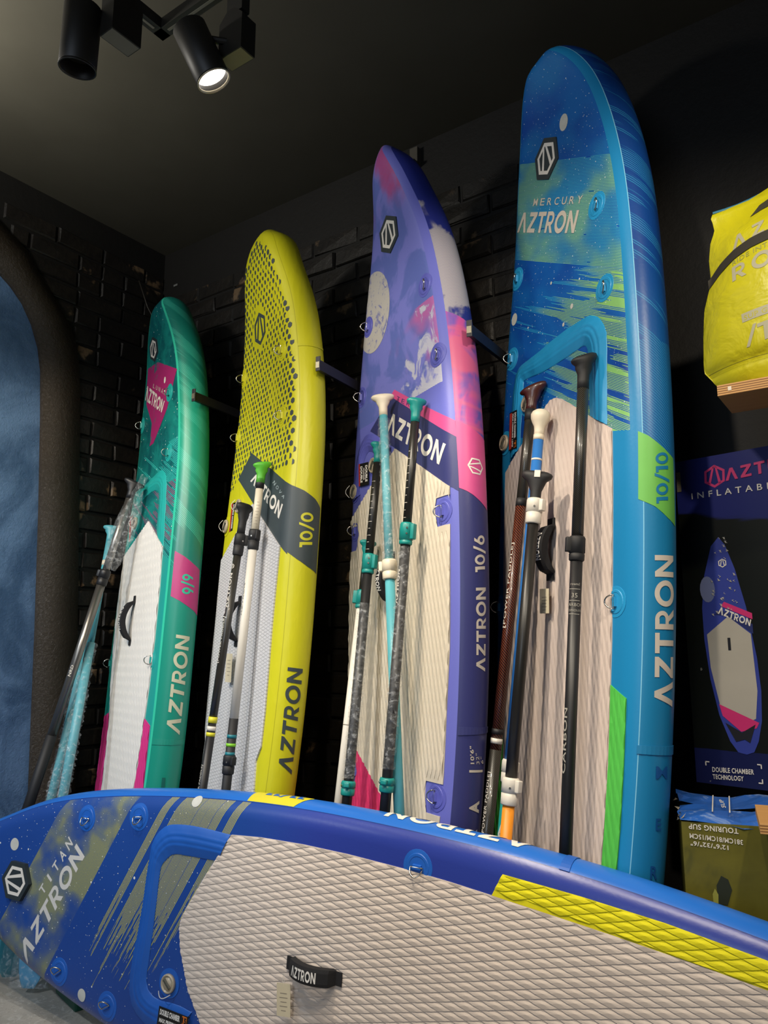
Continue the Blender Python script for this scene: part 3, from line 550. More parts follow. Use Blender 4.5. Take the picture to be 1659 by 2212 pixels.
v, f = slab(-4.2, 2.6, -.6, 2.8, CEIL, CEIL + .1); mesh('ceiling', v, f, CEILM, None, False, 'structure')
BLK = black_paint('black_wall_paint', '#090806', .65, .0015)
v, f = slab(-3.5, 2.2, WALL_D, WALL_D + .15, 0, CEIL); wb = mesh('wall_back', v, f, BLK, None, False, 'structure')
v, f = slab(WALL_X - .25, WALL_X - .016, -.4, WALL_D + .15, 0, CEIL); wl = mesh('wall_left', v, f, BLK, None, False, 'structure')
def brick_me(seed, lx, lz, dp):             # an uneven brick: chamfered block with a wobbly face
    r = random.Random(seed); V = []
    for y, k in ((0, 0), (dp * .6, .0), (dp, .006)):
        for sx, sz in ((-1, -1), (1, -1), (1, 1), (-1, 1)): V.append((sx * (lx / 2 - k) + r.uniform(-.0025, .0025), -y + r.uniform(-.003, .003) * (y > 0), sz * (lz / 2 - k) + r.uniform(-.0025, .0025)))
    V.append((r.uniform(-.3, .3) * lx * .5, -dp - r.uniform(.0, .004), r.uniform(-.3, .3) * lz * .5))
    Fs = [[i, (i + 1) % 4, 4 + (i + 1) % 4, 4 + i] for i in range(4)] + [[4 + i, 4 + (i + 1) % 4, 8 + (i + 1) % 4, 8 + i] for i in range(4)] + [[8 + i, 8 + (i + 1) % 4, 12] for i in range(4)]
    me = bpy.data.meshes.new('brick'); me.from_pydata(V, [], Fs); me.update(); return me
def worn_brick():
    g = G('black_painted_brick_with_worn_edges'); n = g.noise(g.obj(), 16, 5, .7, .5); gm = g.nt.nodes.new('ShaderNodeNewGeometry'); w3 = g.nt.nodes.new('ShaderNodeTexNoise'); w3.inputs['Scale'].default_value = 7; w3.inputs['Detail'].default_value = 5
    g.nt.links.new(gm.outputs['Position'], w3.inputs['Vector']); wn = X(g, w3.outputs[0]); g.bump(n, .004, .9)
    c = g.mix(g.step(n, .3, .7), '#0e0c0a', '#1d1914'); c = g.mix(g.step(wn + n * .25, .76, .84), c, '#6b5740'); return g.out(c, .5, 0, .45)
BRK = worn_brick(); BV = {}
def brick(parent, x, d, z, lx, left):
    k = (round(lx, 2), random.randrange(4))
    if k not in BV: me = brick_me(len(BV), lx - .012, .081, .022); me.materials.append(BRK); BV[k] = me
    o = bpy.data.objects.new('brick', BV[k]); C.objects.link(o); o.parent = parent
    R = WROT @ (Matrix.Rotation(PI / 2, 4, 'Z') if left else Matrix.Identity(4)); R = R @ Matrix.Rotation(random.uniform(-.02, .02), 4, 'Y') @ Matrix.Rotation(random.uniform(-.03, .03), 4, 'Z')
    R.translation = W(x, d, z); o.matrix_world = R
for i in range(31):                         # the brick strip between the plaster arch and the corner
    z = .50 + .0957 * i; x = 2.20 if z < 2.7 else 2.20; edge_d = 2.262 - .0465 * z if z < 2.55 else 2.05 - (z - 2.55) * .42
    dd = WALL_D; first = (.137, .27)[i % 2]
    while dd > edge_d + .06:
        lx = first; first = (.27, .137)[random.randrange(2)] if i % 3 else .27
        lx = min(lx, dd - edge_d)
        if dd - lx - edge_d < .05: lx = dd - edge_d
        brick(wl, WALL_X - .026 + random.uniform(-.004, .004), dd - lx / 2, z, round(lx, 2), True); dd -= lx
for i in range(27):                         # the back wall behind and between the boards
    z = .775 + .0945 * i; xx = -3.38 - (.135 if i % 2 else 0)
    while xx < -.95:
        lx = .275
        if xx + lx > -3.42: brick(wb, xx + lx / 2, WALL_D + .008 + (random.uniform(-.003, .003) if i % 2 else .008), z, lx, False)
        xx += lx
# plaster arch and the blue painted wall inside it
ARCH_IN = [(-.5, 3.1), (.6, 3.32), (1.2, 3.24), (1.5, 3.15), (1.712, 3.043), (1.772, 3.002), (1.835, 2.94), (1.89, 2.853), (1.932, 2.749), (1.956, 2.638), (1.975, 2.41), (2.004, 1.96), (2.032, 1.416), (2.067, .592), (2.09, 0)]
ARCH_OUT = [(-.5, 3.45), (.6, 3.5), (1.2, 3.46), (1.55, 3.36), (1.822, 3.205), (1.891, 3.119), (1.972, 3.03), (2.056, 2.938), (2.116, 2.836), (2.143, 2.721), (2.162, 2.579), (2.185, 2.222), (2.223, 1.646), (2.28, .767), (2.31, 0)]
V, Fs = [], []; rr = random.Random(3)
for (a, az), (b, bz) in zip(ARCH_IN, ARCH_OUT): V += [W(WALL_X - .019, a, az), W(WALL_X + .012, a, az), W(WALL_X + .02, (a + b) / 2, (az + bz) / 2), W(WALL_X + .016, b, bz), W(WALL_X - .019, b + rr.uniform(0, .012), bz)]
for i in range(len(ARCH_IN) - 1):
    for j in range(4): Fs.append([i * 5 + j, i * 5 + j + 1, (i + 1) * 5 + j + 1, (i + 1) * 5 + j])
g = G('rough_dark_plaster'); n = g.noise(g.obj(), 70, 6, .7, .6); n2 = g.noise(g.obj(), 5, 3); g.bump(n, .006, 1); PLAS = g.out(g.mix(n2, '#29231a', '#3a3126'), .42, 0, .45)
mesh('plaster_arch', V, Fs, PLAS, wl, True)
g = G('blue_trowelled_wall_paint'); n = g.noise(g.obj(), 60, 5, .7, .8); n2 = g.noise(g.obj(), 2.2, 5, .6, 1.2); g.bump(n + n2, .006, .8)
BLUEW = g.out(g.mix(g.step(n2, .35, .65), '#3b5a80', '#6485ae'), .6, 0, .35)
mesh('blue_plaster', [W(WALL_X - .014, a, z) for a, z in ARCH_IN] + [W(WALL_X - .014, -.5, 0)], [list(range(len(ARCH_IN) + 1))], BLUEW, wl)
BLACK_CABLE = flat('#2a261f', .5)
pts = [W(-3.36, 2.45, 3.30), W(-3.34, 2.50, 3.16), W(-3.32, 2.56, 3.06), W(-3.26, 2.60, 3.02), W(-3.14, 2.62, 2.99), W(-3.05, 2.63, 2.93)]
tag(mesh('cable', *tube(pts, .0035, 6), BLACK_CABLE, None, True), 'thin dark cable hanging on the black wall above the teal board', 'cable')
v, f = slab(-3.325, -3.288, WALL_D - .004, WALL_D - .001, 3.335, 3.352); st = tag(mesh('wall_sticker', v, f, flat('#2a2a28', .5)), 'tiny printed sticker high on the black wall above the teal board', 'sticker')
v, f = join([slab(-3.322 + .0055 * i, -3.319 + .0055 * i, WALL_D - .0052, WALL_D - .004, 3.338, 3.349 - .002 * (i % 2)) for i in range(6)]); mesh('print', v, f, flat('#8a8a86', .5), st)
v, f = join([slab(-1.70, -1.66, WALL_D - .03, WALL_D, 3.44, 3.53), slab(-1.70, -1.66, WALL_D - .06, WALL_D - .028, 3.44, 3.452)])
tag(mesh('wall_bracket', v, f, flat('#4a463e', .5)), 'small grey metal bracket on the dark wall behind the violet board tip', 'bracket')

# ---------------------------------------------------------------- track lights
TRK = flat('#191712', .55); LAMP = flat('#15120e', .5); GREYF = flat('#6d6a5e', .5); OLIVEF = flat('#77724a', .5)
t = empty('light_track', 'dark ceiling track bent at a corner carrying the spotlights', 'track', Matrix.Translation((-.678, 2.051, 3.15)))
xv, dv = XV, -DV
for dr, ln in ((XV, .62), (-DV, .62)):
    sd = Vector((-dr.y, dr.x, 0)); V = [Vector((0, 0, z)) + sd * y + dr * l for l in (-.018, ln) for y, z in ((-.018, 0), (.018, 0), (.018, .036), (-.018, .036))]
    mesh('rail', *loft([V[:4], V[4:]]), TRK, t)
    V = [Vector((0, 0, z)) + sd * y + dr * l for l in (.03, ln - .05) for y, z in ((-.004, -.001), (.004, -.001), (.004, .002), (-.004, .002))]
    mesh('slot', *loft([V[:4], V[4:]]), GREYF, t)
for p in (XV * .3, -DV * .3): mesh('hanger', *tube([p + Vector((0, 0, .03)), p + Vector((0, 0, CEIL - 3.15))], .008, 8), TRK, t)
def spotlight(name_label, base, axis, boxd, lit, under):
    axis = Vector(axis).normalized(); R = axis.to_track_quat('-Z', 'Y').to_matrix().to_4x4(); R.translation = Vector(base)
    o = empty('track_spotlight', name_label, 'spotlight', R, 'track spotlights')
    n = 28; prof = [(.030, .0), (.044, 0), (.048, -.004), (.048, -.165), (.0465, -.168), (.044, -.165), (.0435, -.12)]
    mesh('lamp_tube', *loft([ell(z, r, None, n) for r, z in prof], False), LAMP, o, True)
    mesh('back_cap', *loft([ell(.0, .030, None, n), ell(.0, .001, None, n)]), LAMP, o)
    mesh('trim_ring', *loft([ell(z, r, None, n) for r, z in ((.047, -.168), (.0485, -.1695), (.0485, -.172), (.045, -.172), (.044, -.166))], False), flat('#b9b09a', .3, .6) if lit else LAMP, o, True)
    if lit:
        g = G('lamp_reflector_glow'); e = g.b; e.inputs['Emission Color'].default_value = (1, .93, .82, 1); e.inputs['Emission Strength'].default_value = 6; m = g.out('#ffffff', .4)
        mesh('lit_lens', *loft([ell(-.150, .0435, None, n), ell(-.148, .0005, None, n)]), m, o)
        sp = spot(Vector(base) + axis * .175, Vector(base) + axis * 1.2, 95, 66, WARM)
    else: mesh('lens', *loft([ell(-.13, .0435, None, n), ell(-.129, .0005, None, n)]), flat('#2a2822', .3), o)
    Mi = R.inverted(); bx = Mi @ Matrix(((boxd[0].x, boxd[0].y, 0, 0), (boxd[1].x, boxd[1].y, 0, 0), (0, 0, 1, 0), (0, 0, 0, 1))).transposed() if False else None
    X_, Y_, c = boxd; hx, hy, z0, z1, cut = .045, .027, c.z - .085, c.z + .055, .03
    P = lambda x, y, z: Mi @ (Vector((c.x, c.y, 0)) + X_ * x + Y_ * y + Vector((0, 0, z)))
    pr = [(-hx, z0), (hx, z0), (hx, z1 - cut), (hx - cut, z1), (-hx + cut, z1), (-hx, z1 - cut)]
    mesh('driver_box', *loft([[P(x, -hy, z) for x, z in pr], [P(x, hy, z) for x, z in pr]]), LAMP, o)
    V, f = loft([[P(-hx + .003, -hy + .003, z0 - .0015), P(hx - .003, -hy + .003, z0 - .0015), P(hx - .003, hy - .003, z0 - .0015), P(-hx + .003, hy - .003, z0 - .0015)], [P(-hx + .003, -hy + .003, z0), P(hx - .003, -hy + .003, z0), P(hx - .003, hy - .003, z0), P(-hx + .003, hy - .003, z0)]])
    mesh('bottom_plate', V, f, under, o)
    mesh('pivot', *tube([P(0, 0, z0 + .05), Vector((0, 0, -.03))], .010, 10), LAMP, o)
    mesh('adapter', *loft([[P(x, y, z) for x, y in ((-.03, -.015), (.03, -.015), (.03, .015), (-.03, .015))] for z in (z1, 3.1485)]), TRK, o)
spotlight('lit black spotlight on the right arm of the ceiling track', (-.545, 1.872, 3.012), (.075, .02, -.16), (XV, DV, Vector((-.415, 1.90, 3.02))), True, OLIVEF)
spotlight('dark unlit spotlight on the left arm of the ceiling track', (-.80, 1.775, 2.985), (-.012, .02, -.165), (DV, XV, Vector((-.705, 1.80, 2.985))), False, GREYF)

# ---------------------------------------------------------------- rack arms
ARM = flat('#26262c', .45, .3); EDGE = flat('#8f8a78', .35, .8)
for x, d, z, az, el, lab in ((-2.574, 2.202, 2.414, 30, -.5, 'black metal rack arm beside the teal board'), (-1.797, 2.133, 2.367, 28, 1.2, 'black metal rack arm beside the yellow board'), (-1.138, 2.119, 2.339, 24, 8.0, 'black metal rack arm beside the violet board')):
    az, el = math.radians(az), math.radians(el); M = Matrix(((math.cos(az), math.sin(az), 0), (-math.sin(az), math.cos(az), 0), (0, 0, 1))).to_4x4(); M.translation = W(x, d, z); a = empty('rack_arm', lab, 'rack arm', M, 'rack arms between the boards')
    L_ = (WALL_D - .030 - d) / math.cos(YW - az); dz = L_ * math.tan(el); h = .02
    V, f = loft([[Vector((-.007, 0, -h)), Vector((.007, 0, -h)), Vector((.007, 0, h)), Vector((-.007, 0, h))], [Vector((-.007, L_, dz - h)), Vector((.007, L_, dz - h)), Vector((.007, L_, dz + h)), Vector((-.007, L_, dz + h))]])
    mesh('bar', V, f, ARM, a)
    v, f = box(-.010, .009, -.006, -.0005, -.024, .034, .001); mesh('stop_plate', v, f, ARM, a)
    v, f = box(-.009, .007, -.0075, -.006, -.012, .012); mesh('end_cap', v, f, EDGE, a)
    v, f = box(-.012, .012, L_ - .012, L_ - .006, dz - .045, dz + .045, .001); mesh('wall_plate', v, f, ARM, a)

# ---------------------------------------------------------------- the five boards
B = {}
def make(k, L, e, O, U, V, wc, rc, label): B[k] = Board(k, L, e, O, U, V, (0.0,) + wc, rc, label); return B[k]
def poly_pts(*ks): return [p for q in ks for p in q]
def mirror(p): return [(-x, y) for x, y in p]
WH = flat('#c9bfb2', .5, 0, .03, 30); SILVER = flat('#d0cecb', .5, 0, .05, 40); DARKP = flat('#2b3438', .55); HEXW = flat('#e4dfd6', .45, 0, .03)

b = make('titan', 3.63, .06, (1.3671, 1.3997, .3585), (.06012, .03517, .99757), (-.82599, .56288, .02993), (.0507, .1247, .1925, .2762, .3477, .3977, .4289, .4278, .386, .3069, .2386), (.0458, .0165, .0206, .0341, .0647, .0833, .1147, .1475, .1874), 'deep blue paddleboard lying on its long edge in front of the others')
b.hull(hull_titan()); BL = flat('#1c5cb8', .45); b.logo(DARKP, HEXW, .014)
b.brand('t_az', SILVER); b.say('T I T A N', 't_name', SILVER, q=b.D['t_name'], bold=.02)
yp = [(.0605, 2.1507), (.118, 2.1573), (.2, 2.10), (.2, 1.985), (.118, 1.93), (.0605, 1.965)]
b.decal('rail_panel', [yp], flat('#cfc22c', .45), .0008, True)
b.say('11/11', None, flat('#1d5cb4', .45), True, .04, True, q=[(.140, 1.965), (.140, 2.115), (.098, 2.107), (.098, 1.957)])
ps, wd = word('VZTRON'); b.decal('lettering', quad(ps, wd, [(.148, 1.215), (.148, 1.655), (.090, 1.655), (.090, 1.215)]), HEXW, .0012, True)
out = [(.3022, 2.1779), (.312, 2.06), (.3175, 1.9), (.3175, 1.7333), (.3115, 1.5327), (.305, 1.4101), (.2955, 1.2895)]
front = b.D['padL'][1:5]
padT = flat; P1 = pad_mat('warm_grey_foam', '#c8bbb0', '#d0c4b9'); PY = pad_mat('yellow_foam', '#d9d01c', '#e0d820')
yl = [(.2955, 1.2895), (.2709, .9902), (.2384, .6656), (.20, .35)]
half = out + [(.28, 1.1), (.2709, .9902), (.2526, .796), (.2384, .6656), (.19, .3)]
reg = [(0.0, 2.3539), (.0279, 2.3496), (.0632, 2.3317), (.1605, 2.2733)] + half + [(-.19, .3), (-.2384, .6656), (-.2709, .9902), (-.2955, 1.2895)] + mirror(out)[::-1][1:] + [(-.1605, 2.2933), (-.0602, 2.3391)]
b.tiles('deck_pad', reg, P1, h=1.4)
for sg in (1, -1):
    yy = [(.2958, 1.2877), (.3491, 1.2595), (.3366, 1.0602), (.3197, .8679), (.2926, .6638), (.245, .35), (.20, .35), (.2384, .6656), (.2526, .796), (.2709, .9902)]
    pa = b.tiles('pad_accent', [(x * sg, y) for x, y in yy], PY, h=1.4); pa['label'] = 'bright yellow pad strip'
b.band(BL)
for (a, v), fl, tn in zip(b.D['dr'], (150, 150, 40, 40), (0, 8, 35, 30)): b.dring(a, v, BL, fl, .045, tn)
b.dring(.323, 1.5058, BL, 150, .045)
b.valve(*b.D['valve'][0], BL, .028)
q = [(-.2286, 2.3941), (-.2303, 2.2702), (-.319, 2.2725), (-.317, 2.3981)]; q = [q[3], q[2], q[1], q[0]]
DC = [('DOUBLE CHAMBER', (.03, .76, .72, .97), WHITEP, None), ('MAX PRESSURE 15PSI', (.03, .97, .5, .68), WHITEP, None), ('15', (.8, .95, .72, .97), BLACKP, ORANGEP), ('OVER INFLATION', (.04, .96, .08, .44), BLACKP, REDP)]
b.warning(q, DC, .010)
hd = b.handle(1.918, 1.723, .0, .035, .044)
for (x, y), r in zip(b.D['moon'], (.022, .02, .02)): b.decal('printed_moon', [[(x + r * math.cos(k * PI / 10), y + r * math.sin(k * PI / 10)) for k in range(20)]], flat('#c9c9c2', .5, 0, .15, 40), .001)
b.decal('tape_join', [[(.058, 1.122), (.16, 1.122), (.16, 1.098), (.058, 1.096)]], BL, .0006, True, thick=.0015)

b = make('mercury', 3.30, .05, (.4711, 2.3528, .04), (.35267, -.93574, -.00323), (.10027, .03435, .99437), (.1139, .1895, .2586, .3113, .3553, .389, .4087, .4062, .3779, .334, .2895), (.0193, .0051, .0248, .0492, .0692, .0887, .1252, .163, .2291), 'tallest standing paddleboard, blue with green streaks and pale pink pad')
b.hull(hull_mercury(), -.03); LB = flat('#2492c8', .42); b.logo(DARKP, HEXW, .004); b.brand('t_az', WH); b.say('M E R C U R Y', 't_name', WH, bold=.008)
b.decal('rail_panel', [b.D['green']], flat('#6cb850', .45), .0008, True); b.say('10/10', 't_size', flat('#1a78a8', .45), True, own=True); b.brand('t_rail', WH, True)
NV = flat('#10508f', .45)
for ch, dy in (('M', 0), ('E', 0), ('R', 0)): b.say(ch, ch, NV, True, .015)
D = b.D; P3 = pad_mat('pale_pink_grey_foam', '#c9b8ae', '#d3c4ba'); PG = pad_mat('bright_green_foam', '#4fb948', '#5cc653')
rgt = D['padtop'] + [(.288, 1.7), (.2861, 1.4493), (.2843, 1.2798), (.2805, 1.1673), (.2764, .9549), (.2674, .798), (.24, .4)]
reg = rgt + mirror(rgt)[::-1][:-7] + [(-.2863, 1.8791), (-.1753, 1.9495), (-.0817, 2.0143)]
reg = [p for p in rgt] + [(-.24, .4), (-.2674, .798), (-.2764, .9549), (-.2805, 1.1673), (-.30, 1.28), (-.318, 1.5), (-.3223, 1.7), (-.3223, 1.8808), (-.2082, 1.9566)]
b.tiles('deck_pad', reg, P3, h=1.3)
for sg in (1, -1): b.tiles('pad_accent', [(x * sg, y) for x, y in [(.2805, 1.1673), (.3422, 1.1361), (.3344, .9631), (.3252, .8101), (.29, .4), (.24, .4), (.2674, .798), (.2764, .9549)]], PG, h=1.3)['label'] = 'bright green pad strip'
b.band(LB)
for (a, v), fl in zip(D['dr'], (25, 30, 40, 105, 150, 100)): b.dring(a if abs(a) < .3 or fl > 90 else .3, v, LB, fl)
b.valve(*D['valve'][0], LB, cord=False); b.valve(*D['valve'][1], LB, cord=False)
q = D['label']; q = [q[0], q[3], q[2], q[1]]; b.warning([q[3], q[2], q[1], q[0]][::-1], [(DC[0][0], (.03, .76, .68, .97), WHITEP, None), ('15', (.8, .97, .7, .97), BLACKP, ORANGEP), ('MAX PRESSURE 15PSI', (.03, .97, .42, .62), WHITEP, None), ('', (.03, .97, .06, .36), BLACKP, REDP)], .010)
b.handle(1.665, 1.47, -.012, .038, .05)
for (x, y), r in zip([D['moon'][0]] + D['moons'], (.024, .02, .008, .005, .006)): b.decal('printed_moon', [[(x + r * math.cos(k * PI / 10), y + r * 1.15 * math.sin(k * PI / 10)) for k in range(20)]], flat('#c6c6be', .5, 0, .15, 40), .001)
b.decal('tape_join', [[(.055, 1.0232), (.185, 1.0302), (.185, 1.0079), (.055, 1.0021)]], flat('#1a78a8', .45), .0006, True, thick=.0015)

b = make('terra', 3.20, .14, (.0071, 2.6534, .04), (.47304, -.8809, .01586), (.06897, .05497, .9961), (.0432, .1092, .1644, .2355, .3103, .3686, .4019, .4059, .3772, .3254, .2717), (-.009, -.021, .0064, .0397, .066, .0952, .1333, .1791, .24), 'pointed violet paddleboard with printed moon and pink band, standing')
b.hull(hull_terra(), -.03); D = b.D; VI = flat('#5a5eb6', .42); b.logo(DARKP, HEXW, .004)
PK = flat('#cf4f8c', .45); NVY = flat('#34386e', .45)
b.decal('navy_band', [D['navy']], NVY, .0007); b.decal('pink_band', [D['pink']], PK, .0009); b.decal('rail_panel', [D['pinkrail']], PK, .0009, True)
b.brand('t_az', HEXW); b.say('T E R R A', 't_name', flat('#3a3c6e', .5), bold=.0)
h = D['emb']; cx, cy = sum(p[0] for p in h) / 6, sum(p[1] for p in h) / 6; b.decal('logo', place(emblem(1, .16), cx, cy, .03, PI / 2), HEXW, .0016, True)
b.brand('t_rail', WH, True); b.say('10/6', 't_size', WH, True, own=True)
b.say('10\'6"', 't_d1', WH, True, .02); b.say('32"', 't_d2', WH, True, .0); b.say('6"', 't_d3', WH, True, .0); b.decal('lettering', [D['bar']], WH, .0012, True); b.say('A', 'A', WH, True, .05)
b.say('R', None, WH, True, .05, q=[(.145, .705), (.1435, .742), (.1076, .742), (.1092, .705)])
g = G('printed_moon_face'); n = g.noise(g.attr('skin'), 13, 5, .65, .8); n2 = g.noise(g.attr('skin'), 34, 4, .7, 1.0); MOON = g.out(g.mix(g.step(n2 + n * .6, .82, .95), '#b5b2ae', '#7478aa'), .5)
mc, mr = (-.172, 2.58), .135
mp = [[(mc[0] + mr * math.cos(k * PI / 24), mc[1] + mr * 1.22 * math.sin(k * PI / 24)) for k in range(48)]]
b.decal('printed_moon', mp, MOON, .0008, fine=(.02, .03))
P2 = pad_mat('cream_foam', '#cbc1ae', '#d4cab8'); PP = pad_mat('magenta_foam', '#cc2f62', '#d6386c')
notch = [D['notch1'], mirror(D['notch1']), D['notch2'], mirror(D['notch2'])]
rgt = D['padtop'] + [(.3575, 1.69), (.3545, 1.4), (.3524, 1.2625), (.341, 1.0967), (.3299, .8869), (.319, .775), (.27, .4)]
reg = rgt + mirror(rgt)[::-1][:-1]; b.tiles('deck_pad', reg, P2, notch, h=2.2)
b.tiles('pad_accent', [(-.262, .92), (.085, .70), (.085, .4), (-.27, .4), (-.318, .775), (-.3299, .8869)], PP, [mirror(D['notch2'])], h=2.2, base=.0034)['label'] = 'magenta pad corner'
for (a, v), fl in zip(D['dr'] + D['dr2'] + D['dr3'], (25, 25, 105, 105, 120, 105, 150, 105)): b.dring(a, v, VI, fl)
D['bandO'] = [(-.335, 1.84), (-.322, 1.95), (-.295, 2.04), (-.245, 2.085), (-.19, 2.085), (-.10, 2.04)]; D['bandI'] = [(-.275, 1.86), (-.262, 1.94), (-.245, 1.99), (-.215, 2.015), (-.18, 2.01), (-.10, 1.965)]; b.band(VI)
b.valve(*D['valve'][0], VI, .03, False); b.valve(*D['valve'][1], VI)
q = D['label']; b.warning([q[0], q[3], q[2], q[1]], [('', (.03, .97, .05, .95), BLACKP, REDP), ('', (.09, .91, .04, .96), BLACKP, None)] if False else [('', (.0, 1, .0, .13), BLACKP, REDP), ('DOUBLE', (.1, .9, .66, .96), WHITEP, None), ('DOUBLE', (.1, .9, .16, .46), WHITEP, None), ('CHAMBER', (.2, .8, .48, .64), WHITEP, None)], .008)
b.handle(1.60, 1.40, .0, .045, .04)
b.decal('tape_join', [[(.06, 1.0301), (.19, 1.036), (.19, 1.019), (.06, 1.006)]], NVY, .0006, True, thick=.0015)

b = make('nova', 3.05, .09, (-.6043, 3.0699, .04), (.49585, -.86813, -.02225), (.09532, .02894, .99503), (.0482, .1505, .2167, .2783, .3325, .3765, .3986, .4023, .371, .3284, .2819), (.0168, .005, .0241, .0416, .0563, .0876, .1374, .1776, .1819), 'yellow paddleboard patterned with dark hexagon spots, standing')
b.hull(hull_nova(), -.03); D = b.D; YL = flat('#c8c51c', .42); SLATE = flat('#3a4448', .5)
b.logo(None, SLATE); hx, hy = sum(p[0] for p in D['hex']) / 6, sum(p[1] for p in D['hex']) / 6
lim = D['spotR']; rs = random.Random(11); sp = []
for j in range(-2, 46):
    for i in range(-14, 15):
        x = i * .0335 + (.01675 if j % 2 else 0) + rs.uniform(-.001, .001); y = 1.93 + j * .0245
        xr = None
        for (x0, y0), (x1, y1) in zip(lim, lim[1:]):
            if y1 <= y <= y0: xr = x0 + (x1 - x0) * (y0 - y) / (y0 - y1)
        if xr is None or abs(x) > xr + .004 or x > xr or math.hypot((x - hx) / .085, (y - hy) / .09) < 1: continue
        if x * -.4617 + 2.0352 > y and x > -.09 or (x <= -.09 and y < 2.075 + (x + .0875) * .64): continue
        edge_f = max(0, min(1, (abs(x) - xr + .08) / .08)); r = .0086 + .0030 * edge_f + rs.uniform(-.0006, .0006)
        mid = math.sin(x * 21 + y * 5) * math.sin(y * 8.5 + 1)
        h = [(x + r * math.sin(PI / 3 * k), y + r * 1.12 * math.cos(PI / 3 * k)) for k in range(6)]
        cut = rs.random()
        if mid > .72: h = h[:4]
        elif cut < .16: h = h[1:]
        elif cut < .32: h = [h[0], h[1], (x, y), h[3], h[4], h[5]]
        elif cut < .4: h = [h[0], (x - r * .1, y), h[2], h[3], h[4], h[5]]
        sp.append(h)
spo = b.decal('spot_print', sp, SLATE, .0009); spo['kind'] = 'stuff'
b.decal('slate_band', [D['navyD']], SLATE, .0010); b.decal('rail_panel', [D['navyR']], SLATE, .0010, True)
b.brand('t_az', HEXW); b.say('N O V A', 't_name', flat('#a9b9bc', .5), bold=.0); b.say('10/0', 't_size', flat('#c9c52a', .45), True, own=True); b.brand('t_rail', SLATE, True)
def nova_pad():
    g = G('pale_grey_diamond_foam'); a, v, _ = g.sep(g.attr('skin')); s1, s2 = a / .05 + v / .0127, a / .05 - v / .0127; f = lambda s: g.abs(g.m('FRACT', s) - .5)
    l1, l2 = g.step(f(s1), .40, .47), g.step(f(s2), .40, .47); g.bump(1 - g.clamp(l1 + l2), .0016, 1.0)
    return g.out(g.mix(g.clamp(l1 + l2) * .3, '#cfced0', '#a9a9ae'), .7, 0, .25)
rgt = [(0.0, 1.842)] + D['padtop'][1:] + D['padR'] + [(.29, .4)]; reg = rgt + mirror(rgt)[::-1][:-1]
b.decal('deck_pad', [reg], nova_pad(), .0, thick=.006)
for (a, v), fl in zip(D['dr'], (120, 120, 105, 105)): b.dring(a, v, YL, fl)
b.valve(*D['valve'][0], YL); b.valve(*D['valve'][1], YL)
q = D['label']; LBL = [('DOUBLE CHAMBER', (.03, .97, .5, .95), WHITEP, None), ('', (.0, 1, .0, .36), BLACKP, REDP)]; b.warning([q[0], q[3], q[2], q[1]], LBL)
b.handle(1.47, 1.27, -.03, .045, .04)
b.decal('tape_join', [[(.06, 2.4327), (.19, 2.4501), (.19, 2.44), (.06, 2.4227)]], YL, .0006, True, thick=.0012)

b = make('lunar', 2.97, .08, (-1.1308, 3.4992, .04), (.57451, -.81845, .00861), (.07138, .06058, .99561), (.0971, .1516, .2173, .2741, .3237, .3591, .3936, .4059, .3927, .3571, .3151), (.0266, .014, .034, .0454, .0553, .0829, .1158, .1501, .177), 'shortest standing paddleboard, teal with white pad, in the left corner')
b.hull(hull_lunar(), -.03); D = b.D; TE = flat('#1fa39c', .42); MG = flat('#b02f72', .45); b.logo(DARKP, HEXW, .004)
g = G('sprayed_magenta_print'); n = g.noise(g.attr('skin'), 12, 4, .7); MGS = g.out(g.mix(g.step(n, .56, .68), '#a3286a', '#41606e'), .45)
b.decal('magenta_print', [D['mag']], MGS, .0007); b.brand('t_az', HEXW); b.say('L U N A R', 't_name', WH, bold=.008)
b.decal('rail_panel', [D['panel']], MG, .0008, True); b.say('9/9', 't_size', flat('#2ab494', .45), True, own=True); b.brand('t_rail', flat('#c2c2a6', .5), True)
b.say('L', None, flat('#0f5f56', .45), True, .05, q=[(.095, .690), (.128, .690), (.126, .756), (.093, .756)])
x, y = D['moon'][0]; b.decal('printed_moon', [[(x + .013 * math.cos(k * PI / 10), y + .016 * math.sin(k * PI / 10)) for k in range(20)]], HEXW, .001)
P5 = pad_mat('white_foam', '#d9d6d0', '#e0ded9'); PM = pad_mat('magenta_strip_foam', '#cf2f7c', '#d63a86')
rgt = [(0.0, 1.85)] + [(.0808, 1.8002), (.245, 1.7), (.270, 1.5257), (.278, 1.2966), (.268, 1.1), (.2529, .9726), (.2291, .7), (.20, .4)]
reg = rgt + [(-.20, .4), (-.2291, .7), (-.2529, .9726), (-.29, 1.1), (-.318, 1.3), (-.325, 1.55), (-.318, 1.715)]
b.tiles('deck_pad', reg, P5, h=1.6)
for sg in (1, -1): b.tiles('pad_accent', [(x * sg, y) for x, y in [(.2529, .9726), (.3243, .9497), (.3275, .7125), (.30, .4), (.20, .4), (.2291, .7)]], PM)['label'] = 'magenta pad strip'
b.band(TE)
for (a, v), fl in zip(D['dr'] + [(.262, 1.2127), (-.34, 1.1964)], (60, 110, 105, 120, 105)): b.dring(a, v, TE, fl)
b.valve(*D['valve'][0], TE); q = D['label']; b.warning([q[0], q[3], q[2], q[1]], LBL)
b.handle(1.503, 1.2767, -.045, .045, .034)
b.decal('tape_join', [[(.03, .9018), (.19, .9061), (.18, .8854), (.03, .8783)]], flat('#168a76', .45), .0006, True, thick=.0012)
